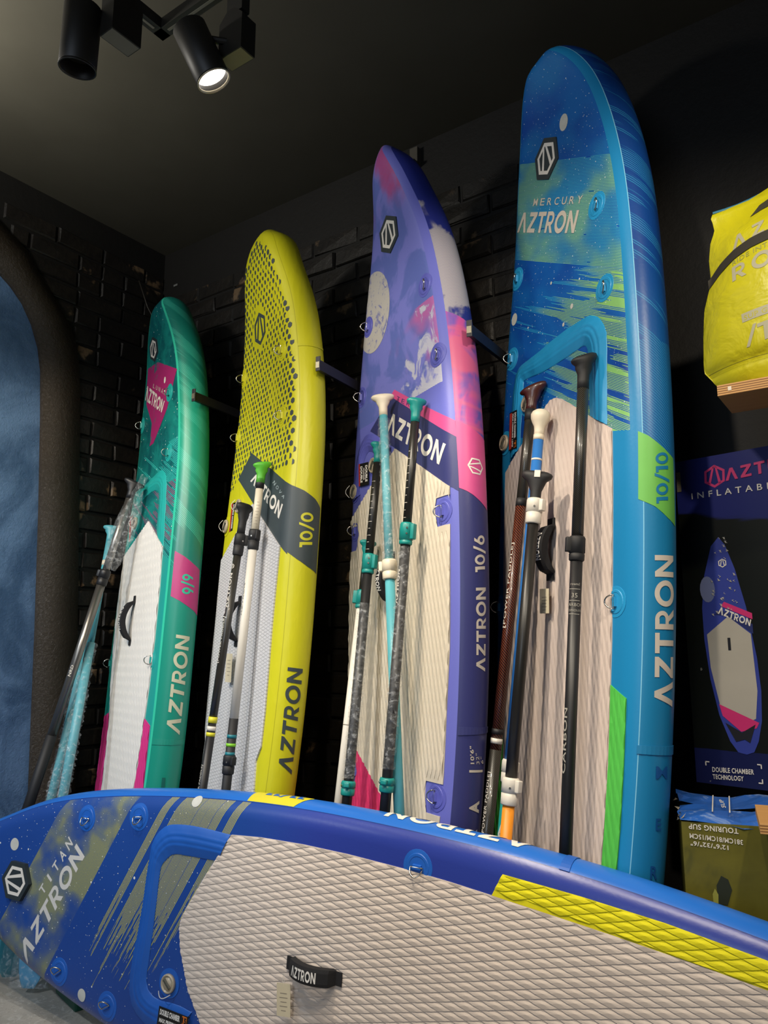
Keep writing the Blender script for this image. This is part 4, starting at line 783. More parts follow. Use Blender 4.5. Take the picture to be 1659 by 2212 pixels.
# ---------------------------------------------------------------- swing tags on the handles
CARD = flat('#cfc4a8', .6, 0, .05); INK = flat('#877d70', .7)
def hang_tag(label, bd, a, v, n, down, size, turn=0.0):
    p, u, t, nn = bd.frame(a, v); d = Vector(down).normalized(); p = bd.M @ (p + nn * n); nn = bd.M.to_3x3() @ nn
    x = d.cross(nn).normalized(); x = (x * math.cos(turn) + nn * math.sin(turn)).normalized(); y = x.cross(d)
    M = Matrix((x, y, -d)).transposed().to_4x4(); M.translation = p; o = empty('hang_tag', label, 'tag', M, 'swing tags on the handles')
    w2, h = size[0] / 2, size[1]
    V, f = loft([[Vector((-w2, -.0005, -h - .02)), Vector((w2, -.0005, -h - .02)), Vector((w2, .0005, -h - .02)), Vector((-w2, .0005, -h - .02))], [Vector((-w2, -.0005, -.02)), Vector((w2, -.0005, -.02)), Vector((w2, .0005, -.02)), Vector((-w2, .0005, -.02))]])
    mesh('card', V, f, CARD, o); parts = []
    for i in range(5):
        zz = -.045 - h * .13 * i; ww = w2 * (.5, .6, .45, .55, .35)[i]
        for s in (-1, 1): parts.append(([Vector((-ww, s * .0008, zz)), Vector((ww, s * .0008, zz)), Vector((ww, s * .0008, zz - .0018)), Vector((-ww, s * .0008, zz - .0018))], [[0, 1, 2, 3]]))
    mesh('small_print', *join(parts), INK, o)
    mesh('loop', *tube([(0, 0, -.028), (.003, 0, -.012), (0, 0, .01), (-.003, 0, -.012)], .0007, 5, True), WHITE_CORD, o)
hang_tag('cream swing tag hanging from the handle of the front blue board', B['titan'], -.025, 1.905, .035, (.03, 0, -1), (.042, .085), .25)
hang_tag('cream swing tag below the handle of the tall blue board', B['mercury'], -.012, 1.462, .03, (-.02, 0, -1), (.04, .075), .2)
hang_tag('grey swing tag between the paddles on the yellow board', B['nova'], -.03, 1.262, .03, (-.02, 0, -1), (.05, .11), .15)

# ---------------------------------------------------------------- paddles
CARB = flat('#1d1c1a', .38, 0, .2, 200, 0, .5); BLKP = flat('#19191b', .45); MATTE = flat('#1b1b1d', .6); WHP = flat('#d8d2c6', .4, 0, .04); CREAM = flat('#d9cfb9', .42, 0, .05)
TEAL = flat('#15857f', .38); AQUA = flat('#55a6b2', .42); GREEN = flat('#5cbb3a', .42); ORNG = flat('#e08a1a', .45); BLUEP = flat('#2a6cb4', .4); ALU = flat('#85827c', .32, .85, .1); YLB = flat('#d2cc2a', .45)
LIME = flat('#7fc62a', .45); TB = flat('#1a7480', .45); WOOD = None
def weave(name, c1, c2, pitch, duty):
    g = G(name); x, y, z = g.sep(g.obj()); an = g.m('ARCTAN2', y, x); return g.out(g.mix(g.line(z + an * .016, pitch, duty), c1, c2), .35, 0, .5, .3)
RUST = weave('rust_carbon_weave', '#1c0e0c', '#74371f', .0085, .42); TWILL = weave('twill_carbon', '#1b1a17', '#3a372f', .006, .4)
g = G('dark_stained_wood'); n = g.noise(g.vec(*[k * f for k, f in zip(g.sep(g.obj()), (60, 60, 9))]), 1, 4); WOOD = g.out(g.mix(n, '#2c0f0c', '#4d2219'), .35, 0, .5, .3)
g = G('clear_plastic_film'); g.b.inputs['Roughness'].default_value = .12; g.b.inputs['Base Color'].default_value = (.9, .93, .95, 1)
n = g.noise(g.obj(), 55, 3, .6, .6); g.bump(n, .004, 1); g.b.inputs['Specular IOR Level'].default_value = .9
tr = g.nt.nodes.new('ShaderNodeBsdfTransparent'); mx = g.nt.nodes.new('ShaderNodeMixShader'); outp = g.nt.nodes['Material Output']
fac = g.step(n, .48, .72) * .26 + .05; g.nt.links.new(fac.k, mx.inputs[0]); g.nt.links.new(tr.outputs[0], mx.inputs[1]); g.nt.links.new(g.b.outputs[0], mx.inputs[2]); g.nt.links.new(mx.outputs[0], outp.inputs[0]); FILM = g.mat
def paddle(label, end, top):
    end, top = Vector(end), Vector(top); z = (top - end).normalized(); x = Vector((1, 0, 0)); x = (x - z * x.dot(z)).normalized(); y = z.cross(x)
    M = Matrix((x, y, z)).transposed().to_4x4(); M.translation = end; return empty('paddle', label, 'paddle', M, 'paddles leaning on the boards')
def bar_(o, name, z0, z1, r0, mat, r1=None, n=18): return mesh(name, *loft([ell(z0, r0, None, n), ell(z1, r1 or r0, None, n)]), mat, o, True)
def grip(o, z, mat, rot=0.0, wx=.05, tilt=0.0, r=.0155, hgt=.10, knob=False, fat=.02, name='handle'):
    pr = [(0, r, r), (.22, r * 1.0, r), (.42, r * 1.05, r), (.58, r * 1.5, r * 1.1), (.70, wx * .62, fat * .95), (.80, wx * .93, fat), (.88, wx, fat), (.94, wx * .93, fat * .85), (.985, wx * .7, fat * .5), (1.0, wx * .2, fat * .12)]
    if knob: pr = [(0, r, r), (.2, r * .98, r * .98), (.38, r * 1.15, r * 1.15), (.52, r * 1.6, r * 1.6), (.66, r * 1.9, r * 1.9), (.78, r * 1.95, r * 1.95), (.88, r * 1.7, r * 1.7), (.95, r * 1.15, r * 1.15), (1, r * .2, r * .2)]
    R = Matrix.Rotation(rot, 3, 'Z'); V, f = loft([[R @ p for p in ell(z + k * hgt, a, b_, 22, tilt=tilt * max(0, k - .45) * 2)] for k, a, b_ in pr]); return mesh(name, V, f, mat, o, True)
def clamp(o, z0, z1, r, mat, ang, screws=2, split=.55):
    zm = z0 + (z1 - z0) * (1 - split); a, b_ = math.cos(ang), math.sin(ang); pr = [(z0, .9), (z0 + .003, 1), (zm - .002, 1.02), (zm - .001, .94), (zm + .001, .94), (zm + .002, 1.06), (z1 - .006, 1.06), (z1, .92)]
    c = mesh('clamp', *loft([ell(zz, r * k, None, 20) for zz, k in pr]), mat, o, True)
    v, f = box(-.011, .011, -.008, .011, zm + .003, z1 - .004, .003); R = Matrix.Rotation(ang, 3, 'Z'); sh = Vector((a, b_, 0)) * r * 1.02
    lv = mesh('lever', [R @ p + sh for p in v], f, mat, c, True)
    for i in range(screws):
        zz = zm + (z1 - zm) * (.35 + .32 * i); q = Matrix.Rotation(ang - .9, 3, 'Z'); p = q @ Vector((r * 1.06, 0, 0)); d = p.normalized()
        mesh('screw', *tube([p + Vector((0, 0, zz)) - d * .002, p + Vector((0, 0, zz)) + d * .002], .0032, 8), STEEL, c)
    return c
def blade(o, z1, mat, rot=0.0, wid=.085, ln=.40, z0=.0):
    rows = []; R = Matrix.Rotation(rot, 3, 'Z')
    for i in range(17):
        f = i / 16; w_ = wid * (math.sin(PI * min(1, (f * .93 + .03)) ** .8) ** .6) * (1 - .1 * f); w_ = max(w_ * (1 - .0 * f), .016 if f > .8 else .004); th = .004 + .010 * f ** 2
        rows.append([R @ p for p in ell(z0 + ln * f, w_, th, 16, p=1.6)])
    rows.append(ell(z0 + ln + .06, .015, .015, 16)); bl = mesh('blade', *loft(rows), mat, o, True)
    V, f = loft([[R @ p for p in ell(z0 + ln * k, .006, .004 + .010 * k * k + .0035, 8)] for k in (.3, .55, .8, .98)]); mesh('spine', V, f, mat, bl, True)
    if z0 + ln + .06 < z1: bar_(o, 'neck', z0 + ln + .05, z1, .0155, mat)
    return bl
def bands(o, r, *bs):
    for z0, z1, m in bs: bar_(o, 'band', z0, z1, r + .0007, m)
def film(o, z0, z1, r, seed=1, n=70, wob=.004):
    rs = random.Random(seed); rings = []
    for i in range(n + 1):
        zz = z0 + (z1 - z0) * i / n; ph = rs.uniform(0, 6.28); k = rs.uniform(.0, 1); rr = r + wob * k
        rings.append([p + Vector((p.x, p.y, 0)).normalized() * (wob * .8 * math.sin(3 * math.atan2(p.y, p.x) + ph + i * .4)) for p in ell(zz + rs.uniform(-.002, .002), rr, None, 14)])
    return mesh('plastic_sleeve', *loft(rings, False), FILM, o, True)
def along(o, polys, wd, z0, z1, r, ang, h, mat, flip=False, name='lettering'):      # print running up the shaft
    P, f = cells(polys, None, .25); V = []
    for x, y in P:
        zz = z0 + (z1 - z0) * (x / wd); t = ang + (.5 - y) * h / r * (1 if not flip else -1); V.append(Vector((r * math.cos(t), r * math.sin(t), zz)))
    return mesh(name, V, f, mat, o)
def across(o, s, z, h, r, ang, mat, bold=.0, squeeze=1.0):
    ps, wd = text(s, bold); P, f = cells(ps, .4, None); V = []
    for x, y in P: t = ang + (x - wd / 2) * h * squeeze / r; V.append(Vector((r * math.cos(t), r * math.sin(t), z + y * h)))
    return mesh('lettering', V, f, mat, o)
def ticks(o, z0, z1, r, ang, mat, step=.025):
    parts = []; z = z0; i = 0
    while z < z1:
        w2 = .28 if i % 2 else .5; parts.append(([Vector((r * math.cos(t), r * math.sin(t), zz)) for zz in (z, z + .0014) for t in (ang - w2, ang, ang + w2)], [[0, 1, 4, 3], [1, 2, 5, 4]])); z += step; i += 1
    return mesh('scale_marks', *join(parts), mat, o)
FRONT = -PI / 2                              # angle on a shaft that faces the room
WT = flat('#cfc9bd', .5)
AZ = word('VZTRON')

o = paddle('black paddle with power print and yellow rings, left on the yellow board', (-.744, 2.904, .03), (-.561, 3.008, 1.806))
bar_(o, 'shaft', .96, 1.71, .0155, TWILL); bar_(o, 'lower_shaft', .45, .98, .0165, BLKP); grip(o, 1.735, MATTE, .9, .04, r=.016, hgt=.125); clamp(o, 1.648, 1.735, .0205, MATTE, .1, 1)
bands(o, .0163, (1.010, 1.032, YLB), (.982, .998, WHP), (.962, .976, YLB)); along(o, *AZ, 1.44, 1.575, .0163, FRONT - .75, .013, WT)
along(o, emblem(1, .2), 1, 1.595, 1.612, .0163, FRONT - .75, .012, WT, name='emblem') if False else None
ps, wd = text('[POWER PADDLE]', .01); along(o, ps, wd, 1.23, 1.405, .0163, FRONT - .85, .008, WT); along(o, ps, wd, .72, .86, .0172, FRONT - .85, .009, WT)
V = along(o, [[(x / 2 + .5, y / 2 + .5) for x, y in p] for p in place(emblem(1, .2), 0, 0, 1, -PI / 2)], 1, 1.592, 1.612, .0163, FRONT - .7, .018, WT, name='emblem')
blade(o, .46, BLKP, -.6, .055)
o = paddle('white paddle with green grip on the yellow board', (-.614, 2.804, .03), (-.474, 2.884, 1.947))
bar_(o, 'shaft', 1.031, 1.66, .0165, WHP); bar_(o, 'upper_shaft', 1.71, 1.90, .0150, CREAM); bar_(o, 'collar', 1.885, 1.925, .0165, MATTE); grip(o, 1.908, GREEN, .5, .036, .25, .0165, .085, fat=.024); clamp(o, 1.648, 1.725, .021, MATTE, FRONT + .6, 1)
bar_(o, 'lower_shaft', .45, 1.033, .0168, MATTE); bands(o, .0169, (.965, .977, TB), (.936, .947, LIME), (.905, .917, TB)); clamp(o, .842, .907, .021, MATTE, FRONT + .7, 1)
along(o, *AZ, 1.40, 1.52, .0171, FRONT - 1.15, .012, flat('#8b8a80', .5)); ticks(o, 1.745, 1.84, .0154, FRONT + .2, INK, .012); blade(o, .5, BLKP, -.6, .055)
o = paddle('aqua paddle with white grip in a plastic sleeve on the violet board', (.075, 2.358, .03), (-.003, 2.668, 2.156))
bar_(o, 'upper_shaft', 1.54, 2.145, .0150, AQUA); grip(o, 2.125, CREAM, .0, .043, .05, .0155, .085, fat=.022); clamp(o, 1.520, 1.588, .0245, CREAM, PI * .9, 2, .6)
bar_(o, 'shaft', .43, 1.53, .0168, AQUA); film(o, 1.59, 2.11, .0185, 3); blade(o, .46, AQUA, -.6, .055)
o = paddle('black paddle with teal grip in plastic, right on the violet board', (-.063, 2.436, .03), (.105, 2.483, 2.064))
bar_(o, 'upper_shaft', 1.67, 2.045, .0145, CARB); grip(o, 2.03, TEAL, .35, .036, .05, .0155, .085, fat=.02); clamp(o, 1.612, 1.685, .0215, TEAL, FRONT + .9, 2, .8); ticks(o, 1.70, 1.93, .0148, FRONT - .9, WT)
bar_(o, 'shaft', .43, 1.62, .0165, BLKP); film(o, .915, 1.605, .0185, 5, 90); clamp(o, .848, .89, .0225, TEAL, FRONT - .4, 1, .5); along(o, *AZ, 1.42, 1.53, .0170, FRONT - 1.1, .012, WT); blade(o, .46, BLKP, -.6, .055)
o = paddle('black paddle with teal grip in plastic, middle of the violet board edge', (-.186, 2.525, .03), (-.021, 2.716, 1.996))
bar_(o, 'upper_shaft', 1.60, 1.97, .0150, CARB); grip(o, 1.955, TEAL, .5, .034, .05, .0155, .08, fat=.02); clamp(o, 1.545, 1.615, .0215, TEAL, FRONT + .9, 2, .8); ticks(o, 1.63, 1.88, .0153, FRONT - .6, WT)
bar_(o, 'shaft', .43, 1.55, .0165, BLKP); film(o, .87, 1.44, .0195, 8, 90); clamp(o, .815, .86, .0225, TEAL, FRONT - .2, 1, .5); blade(o, .46, BLKP, -.6, .055)
o = paddle('white shaft paddle with teal grip, leftmost on the violet board', (-0.23, 2.592, 0.03), (-0.061, 2.753, 1.644))
bar_(o, 'upper_shaft', 1.47, 1.62, .0145, CARB); grip(o, 1.60, TEAL, .6, .034, .05, .0155, .08, fat=.02); clamp(o, 1.43, 1.495, .021, TEAL, PI, 1, .8); bar_(o, 'shaft', .43, 1.44, .0160, WHP); bar_(o, 'seam_ring', 1.030, 1.033, .0163, INK); blade(o, .46, WHP, -.6, .055)
o = paddle('rust red carbon paddle with dark wooden grip on the tall blue board', (0.202, 2.377, 0.03), (0.493, 2.443, 2.132))
bar_(o, 'upper_shaft', 1.745, 2.065, .0170, TWILL); bar_(o, 'collar', 2.035, 2.072, .019, MATTE); grip(o, 2.065, WOOD, -.6, .046, .38, .0175, .095, fat=.024); bar_(o, 'shaft', .98, 1.75, .0175, RUST); bar_(o, 'sleeve_ring', 1.742, 1.768, .0178, MATTE)
bands(o, .0177, (1.003, 1.018, WHP), (1.030, 1.046, MATTE)); bar_(o, 'lower_shaft', .43, .985, .0180, TWILL)
ps, wd = text('[POWER PADDLE]', .01); along(o, ps, wd, 1.35, 1.62, .0183, FRONT - 1.15, .012, WT); along(o, ps, wd, .74, .92, .0186, FRONT - 1.0, .011, WT); blade(o, .46, BLKP, -.6, .055)
o = paddle('blue paddle with round white grip on the tall blue board', (0.245, 2.301, 0.03), (0.496, 2.369, 1.991))
bar_(o, 'upper_shaft', .95, 1.96, .0165, BLUEP); bands(o, .0166, (1.826, 1.833, WHP), (1.876, 1.882, WHP)); grip(o, 1.955, CREAM, 0, .03, 0, .0160, .095, True); bar_(o, 'collar', 1.945, 1.962, .0172, CREAM)
clamp(o, .90, .965, .0215, WHP, FRONT + .6, 1); bar_(o, 'shaft', .43, .91, .0168, TEAL); along(o, emblem(1, .2), 2, .76, .86, .0172, FRONT - .4, .03, WHP, name='print'); blade(o, .46, TEAL, -.6, .055)
o = paddle('carbon paddle with black T grip, white clamp and orange neck', (0.24, 2.216, 0.03), (0.461, 2.288, 1.77))
grip(o, 1.715, MATTE, -.35, .048, -.08, .0165, .11, fat=.021); v, f = box(-.009, .009, -.0235, -.012, 1.800, 1.822, .001); mesh('label_strip', [Matrix.Rotation(-.35, 3, 'Z') @ (p + Vector((.004, 0, 0))) for p in v], f, WHP, o); clamp(o, 1.659, 1.737, .0235, WHP, FRONT + .7, 1)
bar_(o, 'shaft', .90, 1.67, .0170, CARB); clamp(o, .853, .927, .0235, WHP, FRONT + .7, 1); bar_(o, 'lower_shaft', .43, .86, .0170, ORNG); blade(o, .46, ORNG, -.6, .055)
o = paddle('large black carbon paddle, right on the tall blue board', (.412, 2.128, .03), (.584, 2.152, 2.068))
bar_(o, 'upper_shaft', 1.58, 2.06, .0168, TWILL); grip(o, 2.03, MATTE, .2, .04, .4, .0172, .108, fat=.026); clamp(o, 1.522, 1.592, .0215, MATTE, PI, 1, .7); bar_(o, 'shaft', .43, 1.54, .0172, BLKP)
GT = flat('#a9a59a', .5)
for s, z, h in (('round', 1.452, .008), ('35', 1.418, .013), ('CARBON', 1.394, .009), ('TECHNOLOGY', 1.380, .006)): across(o, s, z, h, .0178, FRONT - .35, GT)
parts = []
for z in (1.441, 1.409, 1.372): parts.append(([Vector((.0178 * math.cos(FRONT - .35 + t), .0178 * math.sin(FRONT - .35 + t), zz)) for zz in (z, z + .0015) for t in (-.9, -.45, 0, .45, .9)], [[i, i + 1, i + 6, i + 5] for i in range(4)]))
mesh('print_rules', *join(parts), GT, o); along(o, *text('CARBON', .01), .95, 1.12, .0177, FRONT - 1.2, .014, GT); blade(o, .46, BLKP, -.6, .055)
# the paddles in the left corner
o = paddle('grey metal paddle with black T grip leaning in the left corner', (-1.68, 3.445, .02), (-1.194, 3.565, 2.044))
bar_(o, 'upper_shaft', 1.61, 2.06, .0165, ALU); grip(o, 2.045, BLKP, .3, .05, -.15, .018, .09, fat=.02); clamp(o, 1.622, 1.694, .0235, BLKP, PI * .95, 2, .55); bar_(o, 'shaft', .933, 1.63, .0195, ALU); bar_(o, 'lower_shaft', .43, .94, .0225, MATTE)
ticks(o, 1.78, 2.03, .0169, FRONT + .5, INK); along(o, *text('NRD', .03), 1.20, 1.25, .0200, FRONT - .1, .013, WT); blade(o, .46, MATTE, -1.15, .06)
rs = random.Random(4); rings = []
for i in range(15):
    f = i / 14; rr = .014 + .042 * math.sin(PI * min(1, .12 + f * .95)) ** 1.0; rings.append([p + Vector((rs.uniform(-.004, .004), rs.uniform(-.004, .004), 0)) for p in ell(1.70 + .47 * f, max(.008, rr), .028 if i else .024, 16, dx=.012 + .02 * f, dy=.006)])
mesh('plastic_bag', *loft(rings, False), FILM, o, True)
o = paddle('aqua paddle wrapped in plastic, nearer the blue wall', (-1.493, 3.34, .02), (-1.354, 3.77, 1.806))
bar_(o, 'shaft', .43, 1.40, .0185, AQUA); bar_(o, 'upper_shaft', 1.39, 1.86, .0150, AQUA); grip(o, 1.845, AQUA, .3, .04, 0, .0155, .085); film(o, .45, 1.25, .0225, 12, 110, .006); blade(o, .46, flat('#3d93a5', .42), .9, .08); film(o, .0, .46, .05, 15, 14, .006)
o = paddle('aqua paddle with cream band wrapped in plastic, nearer the teal board', (-1.37, 3.234, .02), (-1.341, 3.716, 1.822))
bar_(o, 'shaft', .43, 1.36, .0200, AQUA); bar_(o, 'upper_shaft', 1.35, 1.88, .0150, AQUA); bands(o, .0152, (1.74, 1.765, CREAM)); grip(o, 1.865, AQUA, .3, .04, 0, .0155, .085); film(o, .62, 1.36, .0235, 13, 110, .006)
bl = blade(o, .46, flat('#4f9cc4', .42), -.2, .07); ps, wd = text('AZTRON', .02); P, f = cells(ps, None, None)
mesh('lettering', [Vector((-.028 + .056 * x / wd, -.012 - .006, .19 + .010 * y)) for x, y in P], f, WT, bl)
rings = [ell(.0 + .5 * i / 10, .078 if i < 9 else .05, .02 + .004 * (i % 2), 16) for i in range(11)]; mesh('plastic_bag', *loft(rings, False), FILM, o, True)
M = Matrix.Rotation(math.radians(-50), 4, 'Z'); M.translation = (-1.275, 3.24, .0)
o = empty('storage_crate', 'dark green box on the floor behind the front board nose', 'crate', M); GRN = flat('#10503f', .45)
v, f = box(0, .22, .008, .115, .0, .20, .008); mesh('body', v, f, GRN, o); v, f = box(-.004, .224, .003, .12, .19, .21, .006); mesh('lid', v, f, GRN, o)

# ---------------------------------------------------------------- shelf, bag, boxes on the right
g = G('birch_plywood_edge'); x, y, z = g.sep(g.obj()); n = g.noise(g.vec(x * 4, y * 4, z * 60), 1, 3); PLYE = g.out(g.mix(g.line(z + n * .0008, .0058, .45), '#c9995f', '#7d5530'), .6, 0, .3)
g = G('birch_plywood_face'); x, y, z = g.sep(g.obj()); n = g.noise(g.vec(x * 3, y * 40, z), 1, 4); PLYF = g.out(g.mix(n, '#b98d58', '#a2763f'), .55, 0, .35)
def plywood(name, label, cat, M, lx, ly, th):
    o = empty(name, label, cat, M); v, f = box(0, lx, 0, ly, -th, 0, .0012); me = mesh('board', v, f, PLYE, o); me.data.materials.append(PLYF)
    for p in me.data.polygons:
        if abs(p.normal.z) > .7: p.material_index = 1
    return o
M = WROT.copy(); M.translation = W(-.367, 1.958, 1.944); sh = plywood('wall_shelf', 'birch plywood wall shelf holding the yellow bag', 'shelf', M, 1.2, .17, .028)
v, f = box(.025, .033, -.0012, .0005, -.018, -.008); mesh('screw', v, f, flat('#d8cdb8', .4), sh)
for x in (.25, .95): v, f = box(x, x + .03, .12, .70, -.058, -.0285); mesh('bracket', v, f, ARM, sh)
YB = G('yellow_coated_fabric'); n = YB.noise(YB.obj(), 9, 4, .55, .5); n2 = YB.noise(YB.obj(), 3, 2); YB.bump(n + n2 * 1.5, .02, .6); YBM = YB.out(YB.mix(n2, '#b9b212', '#c8c018'), .42, 0, .45)
bag = empty('dry_bag', 'bright yellow bag with black strap standing on the plywood shelf', 'bag', WROT.copy()); bag.location = W(-.10, 2.10, 1.945)
OUTL = [(.0, -.235), (.012, -.26), (.03, -.285), (.058, -.303), (.085, -.322), (.11, -.322), (.18, -.318), (.26, -.31), (.305, -.297), (.335, -.287), (.40, -.288), (.448, -.281), (.482, -.268), (.512, -.272), (.524, -.276), (.532, -.27)]
def bag_half(z):
    for (z0, x0), (z1, x1) in zip(OUTL, OUTL[1:]):
        if z0 <= z <= z1: return -(x0 + (x1 - x0) * (z - z0) / (z1 - z0))
    return -OUTL[-1][1]
def bag_front(x, z):
    hw = bag_half(z); q = min(1, abs(x) / hw); dep = .02 + .105 * math.sin(PI * min(1, max(0, (z + .06) / .62))) ** .6; dep *= 1 if z < .42 else max(.12, 1 - (z - .42) / .115)
    return -dep * (1 - q ** 3.2) + .008 * math.sin(9 * x + 14 * z) * (1 - q)
rise = lambda x, z: .10 * max(0, (x + .22)) * max(0, z - .36) / .17 + .05 * math.exp(-((x - .0) / .1) ** 2) * max(0, z - .45) / .08
NX, NZ = 40, 44; V, Fs = [], []
for j in range(NZ + 1):
    z = .532 * j / NZ; hw = bag_half(z); row = [hw * math.sin(PI / 2 * (-1 + 2 * i / NX)) for i in range(NX + 1)]
    cr = .012 * math.exp(-((z - .075) / .012) ** 2)
    V += [Vector((x, bag_front(x, z) + cr, z + rise(x, z))) for x in row] + [Vector((x, -bag_front(x, z) * .9, z + rise(x, z))) for x in row[1:-1][::-1]]
m = 2 * NX
for j in range(NZ):
    for i in range(m): Fs.append([j * m + i, j * m + (i + 1) % m, (j + 1) * m + (i + 1) % m, (j + 1) * m + i])
Fs.append(list(range(m))[::-1]); Fs.append([NZ * m + i for i in range(m)]); mesh('body', V, Fs, YBM, bag, True)
def bag_print(name, polys, mat, off=.0008, parent=None, cx=.01, cy=.01):
    P, f = cells(polys, cx, cy); return mesh(name, [Vector((x, bag_front(x, z) - off, z + rise(x, z))) for x, z in P], f, mat, parent or bag, True)
bx = lambda x, z: (x + .10, z - 1.945)
BP = flat('#a9a488', .5); BP2 = flat('#9a9a48', .5)
def bag_word(polys, wd, x0, z0, x1, z1, h, mat): bag_print('lettering', quad(polys, wd, [bx(x0, z0), bx(x1, z1), bx(x1, z1 + h), bx(x0 + .0, z0 + h)]), mat)
ps, wd = word('VZT', .45); bag_word(ps, wd, -.316, 2.322, -.19, 2.334, .037, BP)
ps, wd = word('RON', .35); bag_word(ps, wd, -.322, 2.233, -.165, 2.243, .043, BP)
ps, wd = text('RIDE INTELLIGENT', .0); bag_word(ps, wd, -.320, 2.281, -.13, 2.297, .013, BP2)
bag_print('print_box', [[bx(-.305, 2.112), bx(-.16, 2.120), bx(-.16, 2.142), bx(-.306, 2.135)]], BP, .0006)
ps, wd = text('SUP GEAR', .0); bag_word(ps, wd, -.300, 2.1165, -.205, 2.122, .013, flat('#b4ac1a', .45))
ps, wd = word('/'); bag_word(ps, wd + .1, -.297, 2.052, -.272, 2.053, .043, BP); ps, wd = word('T'); bag_word(ps, wd, -.271, 2.052, -.232, 2.056, .045, BP)
STR = flat('#2b271c', .7, 0, .2, 80)
sp_ = [(-.3935, 2.262), (-.354, 2.282), (-.314, 2.296), (-.27, 2.304), (-.228, 2.306), (-.12, 2.300), (0, 2.28), (.12, 2.26), (.19, 2.25)]
strap = [[bx(*p) for p in sp_] + [bx(x, z + .026) for x, z in sp_[::-1]]]
bag_print('strap', strap, STR, .0025)
bag_print('badge', [[bx(-.272, 2.410), bx(-.245, 2.419), bx(-.20, 2.424), bx(-.12, 2.415), bx(-.12, 2.455), bx(-.20, 2.458), bx(-.25, 2.442)]], flat('#3c3a2e', .55), .002)
bag_print('emblem', place(emblem(1, .16), *bx(-.212, 2.438), .016, .0), flat('#b4ac1a', .45), .003)
bag_print('seam_line', [[bx(-.41, 2.018), bx(.2, 2.018), bx(.2, 2.0195), bx(-.41, 2.0195)]], flat('#6b6710', .6), .0012)
mesh('blue_binding', *tube([Vector((x, 0, z + rise(x, z) + .003)) for x, z in [(-.268 + .03 * i, .532) for i in range(17)]], .004, 6), flat('#2c6f8c', .5), bag)

def carton(name, label, M, w_, d_, h, m_front, m_side, m_top):
    o = empty(name, label, 'box', M, 'cardboard boxes on the right'); rs = random.Random(len(label))
    nx, nz = 6, 10; jit = lambda: rs.uniform(-.003, .003)
    def face(nm, P, U_, V_, nu, nv, mat):
        vs, fs = [], []
        for j in range(nv + 1):
            for i in range(nu + 1): vs.append(P + U_ * (i / nu) + V_ * (j / nv) + (Vector((jit() * .4, jit() * .4, jit() * .4)) if 0 < i < nu and 0 < j < nv else Vector((0, 0, 0))))
        for j in range(nv):
            for i in range(nu): a = j * (nu + 1) + i; fs.append([a, a + 1, a + nu + 2, a + nu + 1])
        return mesh(nm, vs, fs, mat, o, True)
    face('front_panel', Vector((0, 0, 0)), Vector((w_, 0, 0)), Vector((0, 0, h)), nx, nz, m_front)
    face('side_panel', Vector((0, d_, 0)), Vector((0, -d_, 0)), Vector((0, 0, h)), 3, nz, m_side); face('side_panel', Vector((w_, 0, 0)), Vector((0, d_, 0)), Vector((0, 0, h)), 3, nz, m_side)
    face('back_panel', Vector((w_, d_, 0)), Vector((-w_, 0, 0)), Vector((0, 0, h)), nx, nz, m_side); face('bottom_panel', Vector((0, d_, 0)), Vector((w_, 0, 0)), Vector((0, -d_, 0)), 3, 3, m_side)
    return o, face
def rotM(deg, P): a = math.radians(deg); M = Matrix(((math.cos(a), math.sin(a), 0), (-math.sin(a), math.cos(a), 0), (0, 0, 1))).to_4x4(); M.translation = Vector(P); return M
KRAFT = flat('#5c4630', .7, 0, .2); g = G('printed_carton_navy_to_black'); x, y, z = g.sep(g.obj()); n = g.noise(g.vec(x * 6, 0, z * 40), 1, 3); edge = z + n * .05 + x * .22
c = g.mix(g.step(edge, .80, .815), '#0d0f08', '#1e2466'); c = g.mix((z < .085 + n * .02), c, '#151a44'); sc_n = g.noise(g.obj(), 40, 3); BXF = g.out(g.mix((sc_n > .74) * .4, c, '#9a9a92'), .32, 0, .5)
g = G('printed_carton_top'); BXT = g.out(g.mix(g.noise(g.obj(), 20, 3), '#181d58', '#22285f'), .4)
M = rotM(46, (.895, 2.302, .929)); tb, face = carton('tall_carton', 'tall dark navy carton printed with a violet board, below the shelf', M, .40, .17, .94, BXF, KRAFT, BXT)
face('top_panel', Vector((0, 0, .94)), Vector((.40, 0, -.015)), Vector((0, .17, 0)), 4, 2, BXT)
def fp(name, polys, mat, off=.0015, parent=tb, dz=-.929):
    P, f = cells(polys, None, None); return mesh(name, [Vector((x, -off, z + dz)) for x, z in P], f, mat, parent)
MAG = flat('#c22a68', .45); WHB = flat('#d6d0c4', .5)
fp('emblem', place(emblem(1, .2), .1185, 1.806, .0345, -.05), MAG); ps, wd = word('VZTRON', .22); fp('lettering', quad(ps, wd, [(.150, 1.786), (.385, 1.80), (.385, 1.836), (.150, 1.822)]), MAG, .0026)
ps, wd = text('I N F L A T A B L E', .01); fp('lettering', quad(ps, wd, [(.046, 1.747), (.30, 1.7455), (.30, 1.7645), (.046, 1.766)]), WHB, .0026)
ps, wd = text('DOUBLE CHAMBER', .02); fp('lettering', quad(ps, wd, [(.049, .9625), (.163, .9675), (.163, .981), (.049, .976)]), WHB, .0026)
ps, wd = text('TECHNOLOGY', .02); fp('lettering', quad(ps, wd, [(.049, .9435), (.134, .947), (.134, .960), (.049, .9565)]), WHB, .0026)
br = lambda x, z, sx, sz: [[(x, z), (x + .012 * sx, z), (x + .012 * sx, z + .003 * sz), (x, z + .003 * sz)], [(x, z), (x + .003 * sx, z), (x + .003 * sx, z + .012 * sz), (x, z + .012 * sz)]]
fp('corner_marks', br(.030, .990, 1, -1) + br(.185, .996, -1, -1) + br(.185, .945, -1, 1), WHB, .0022)
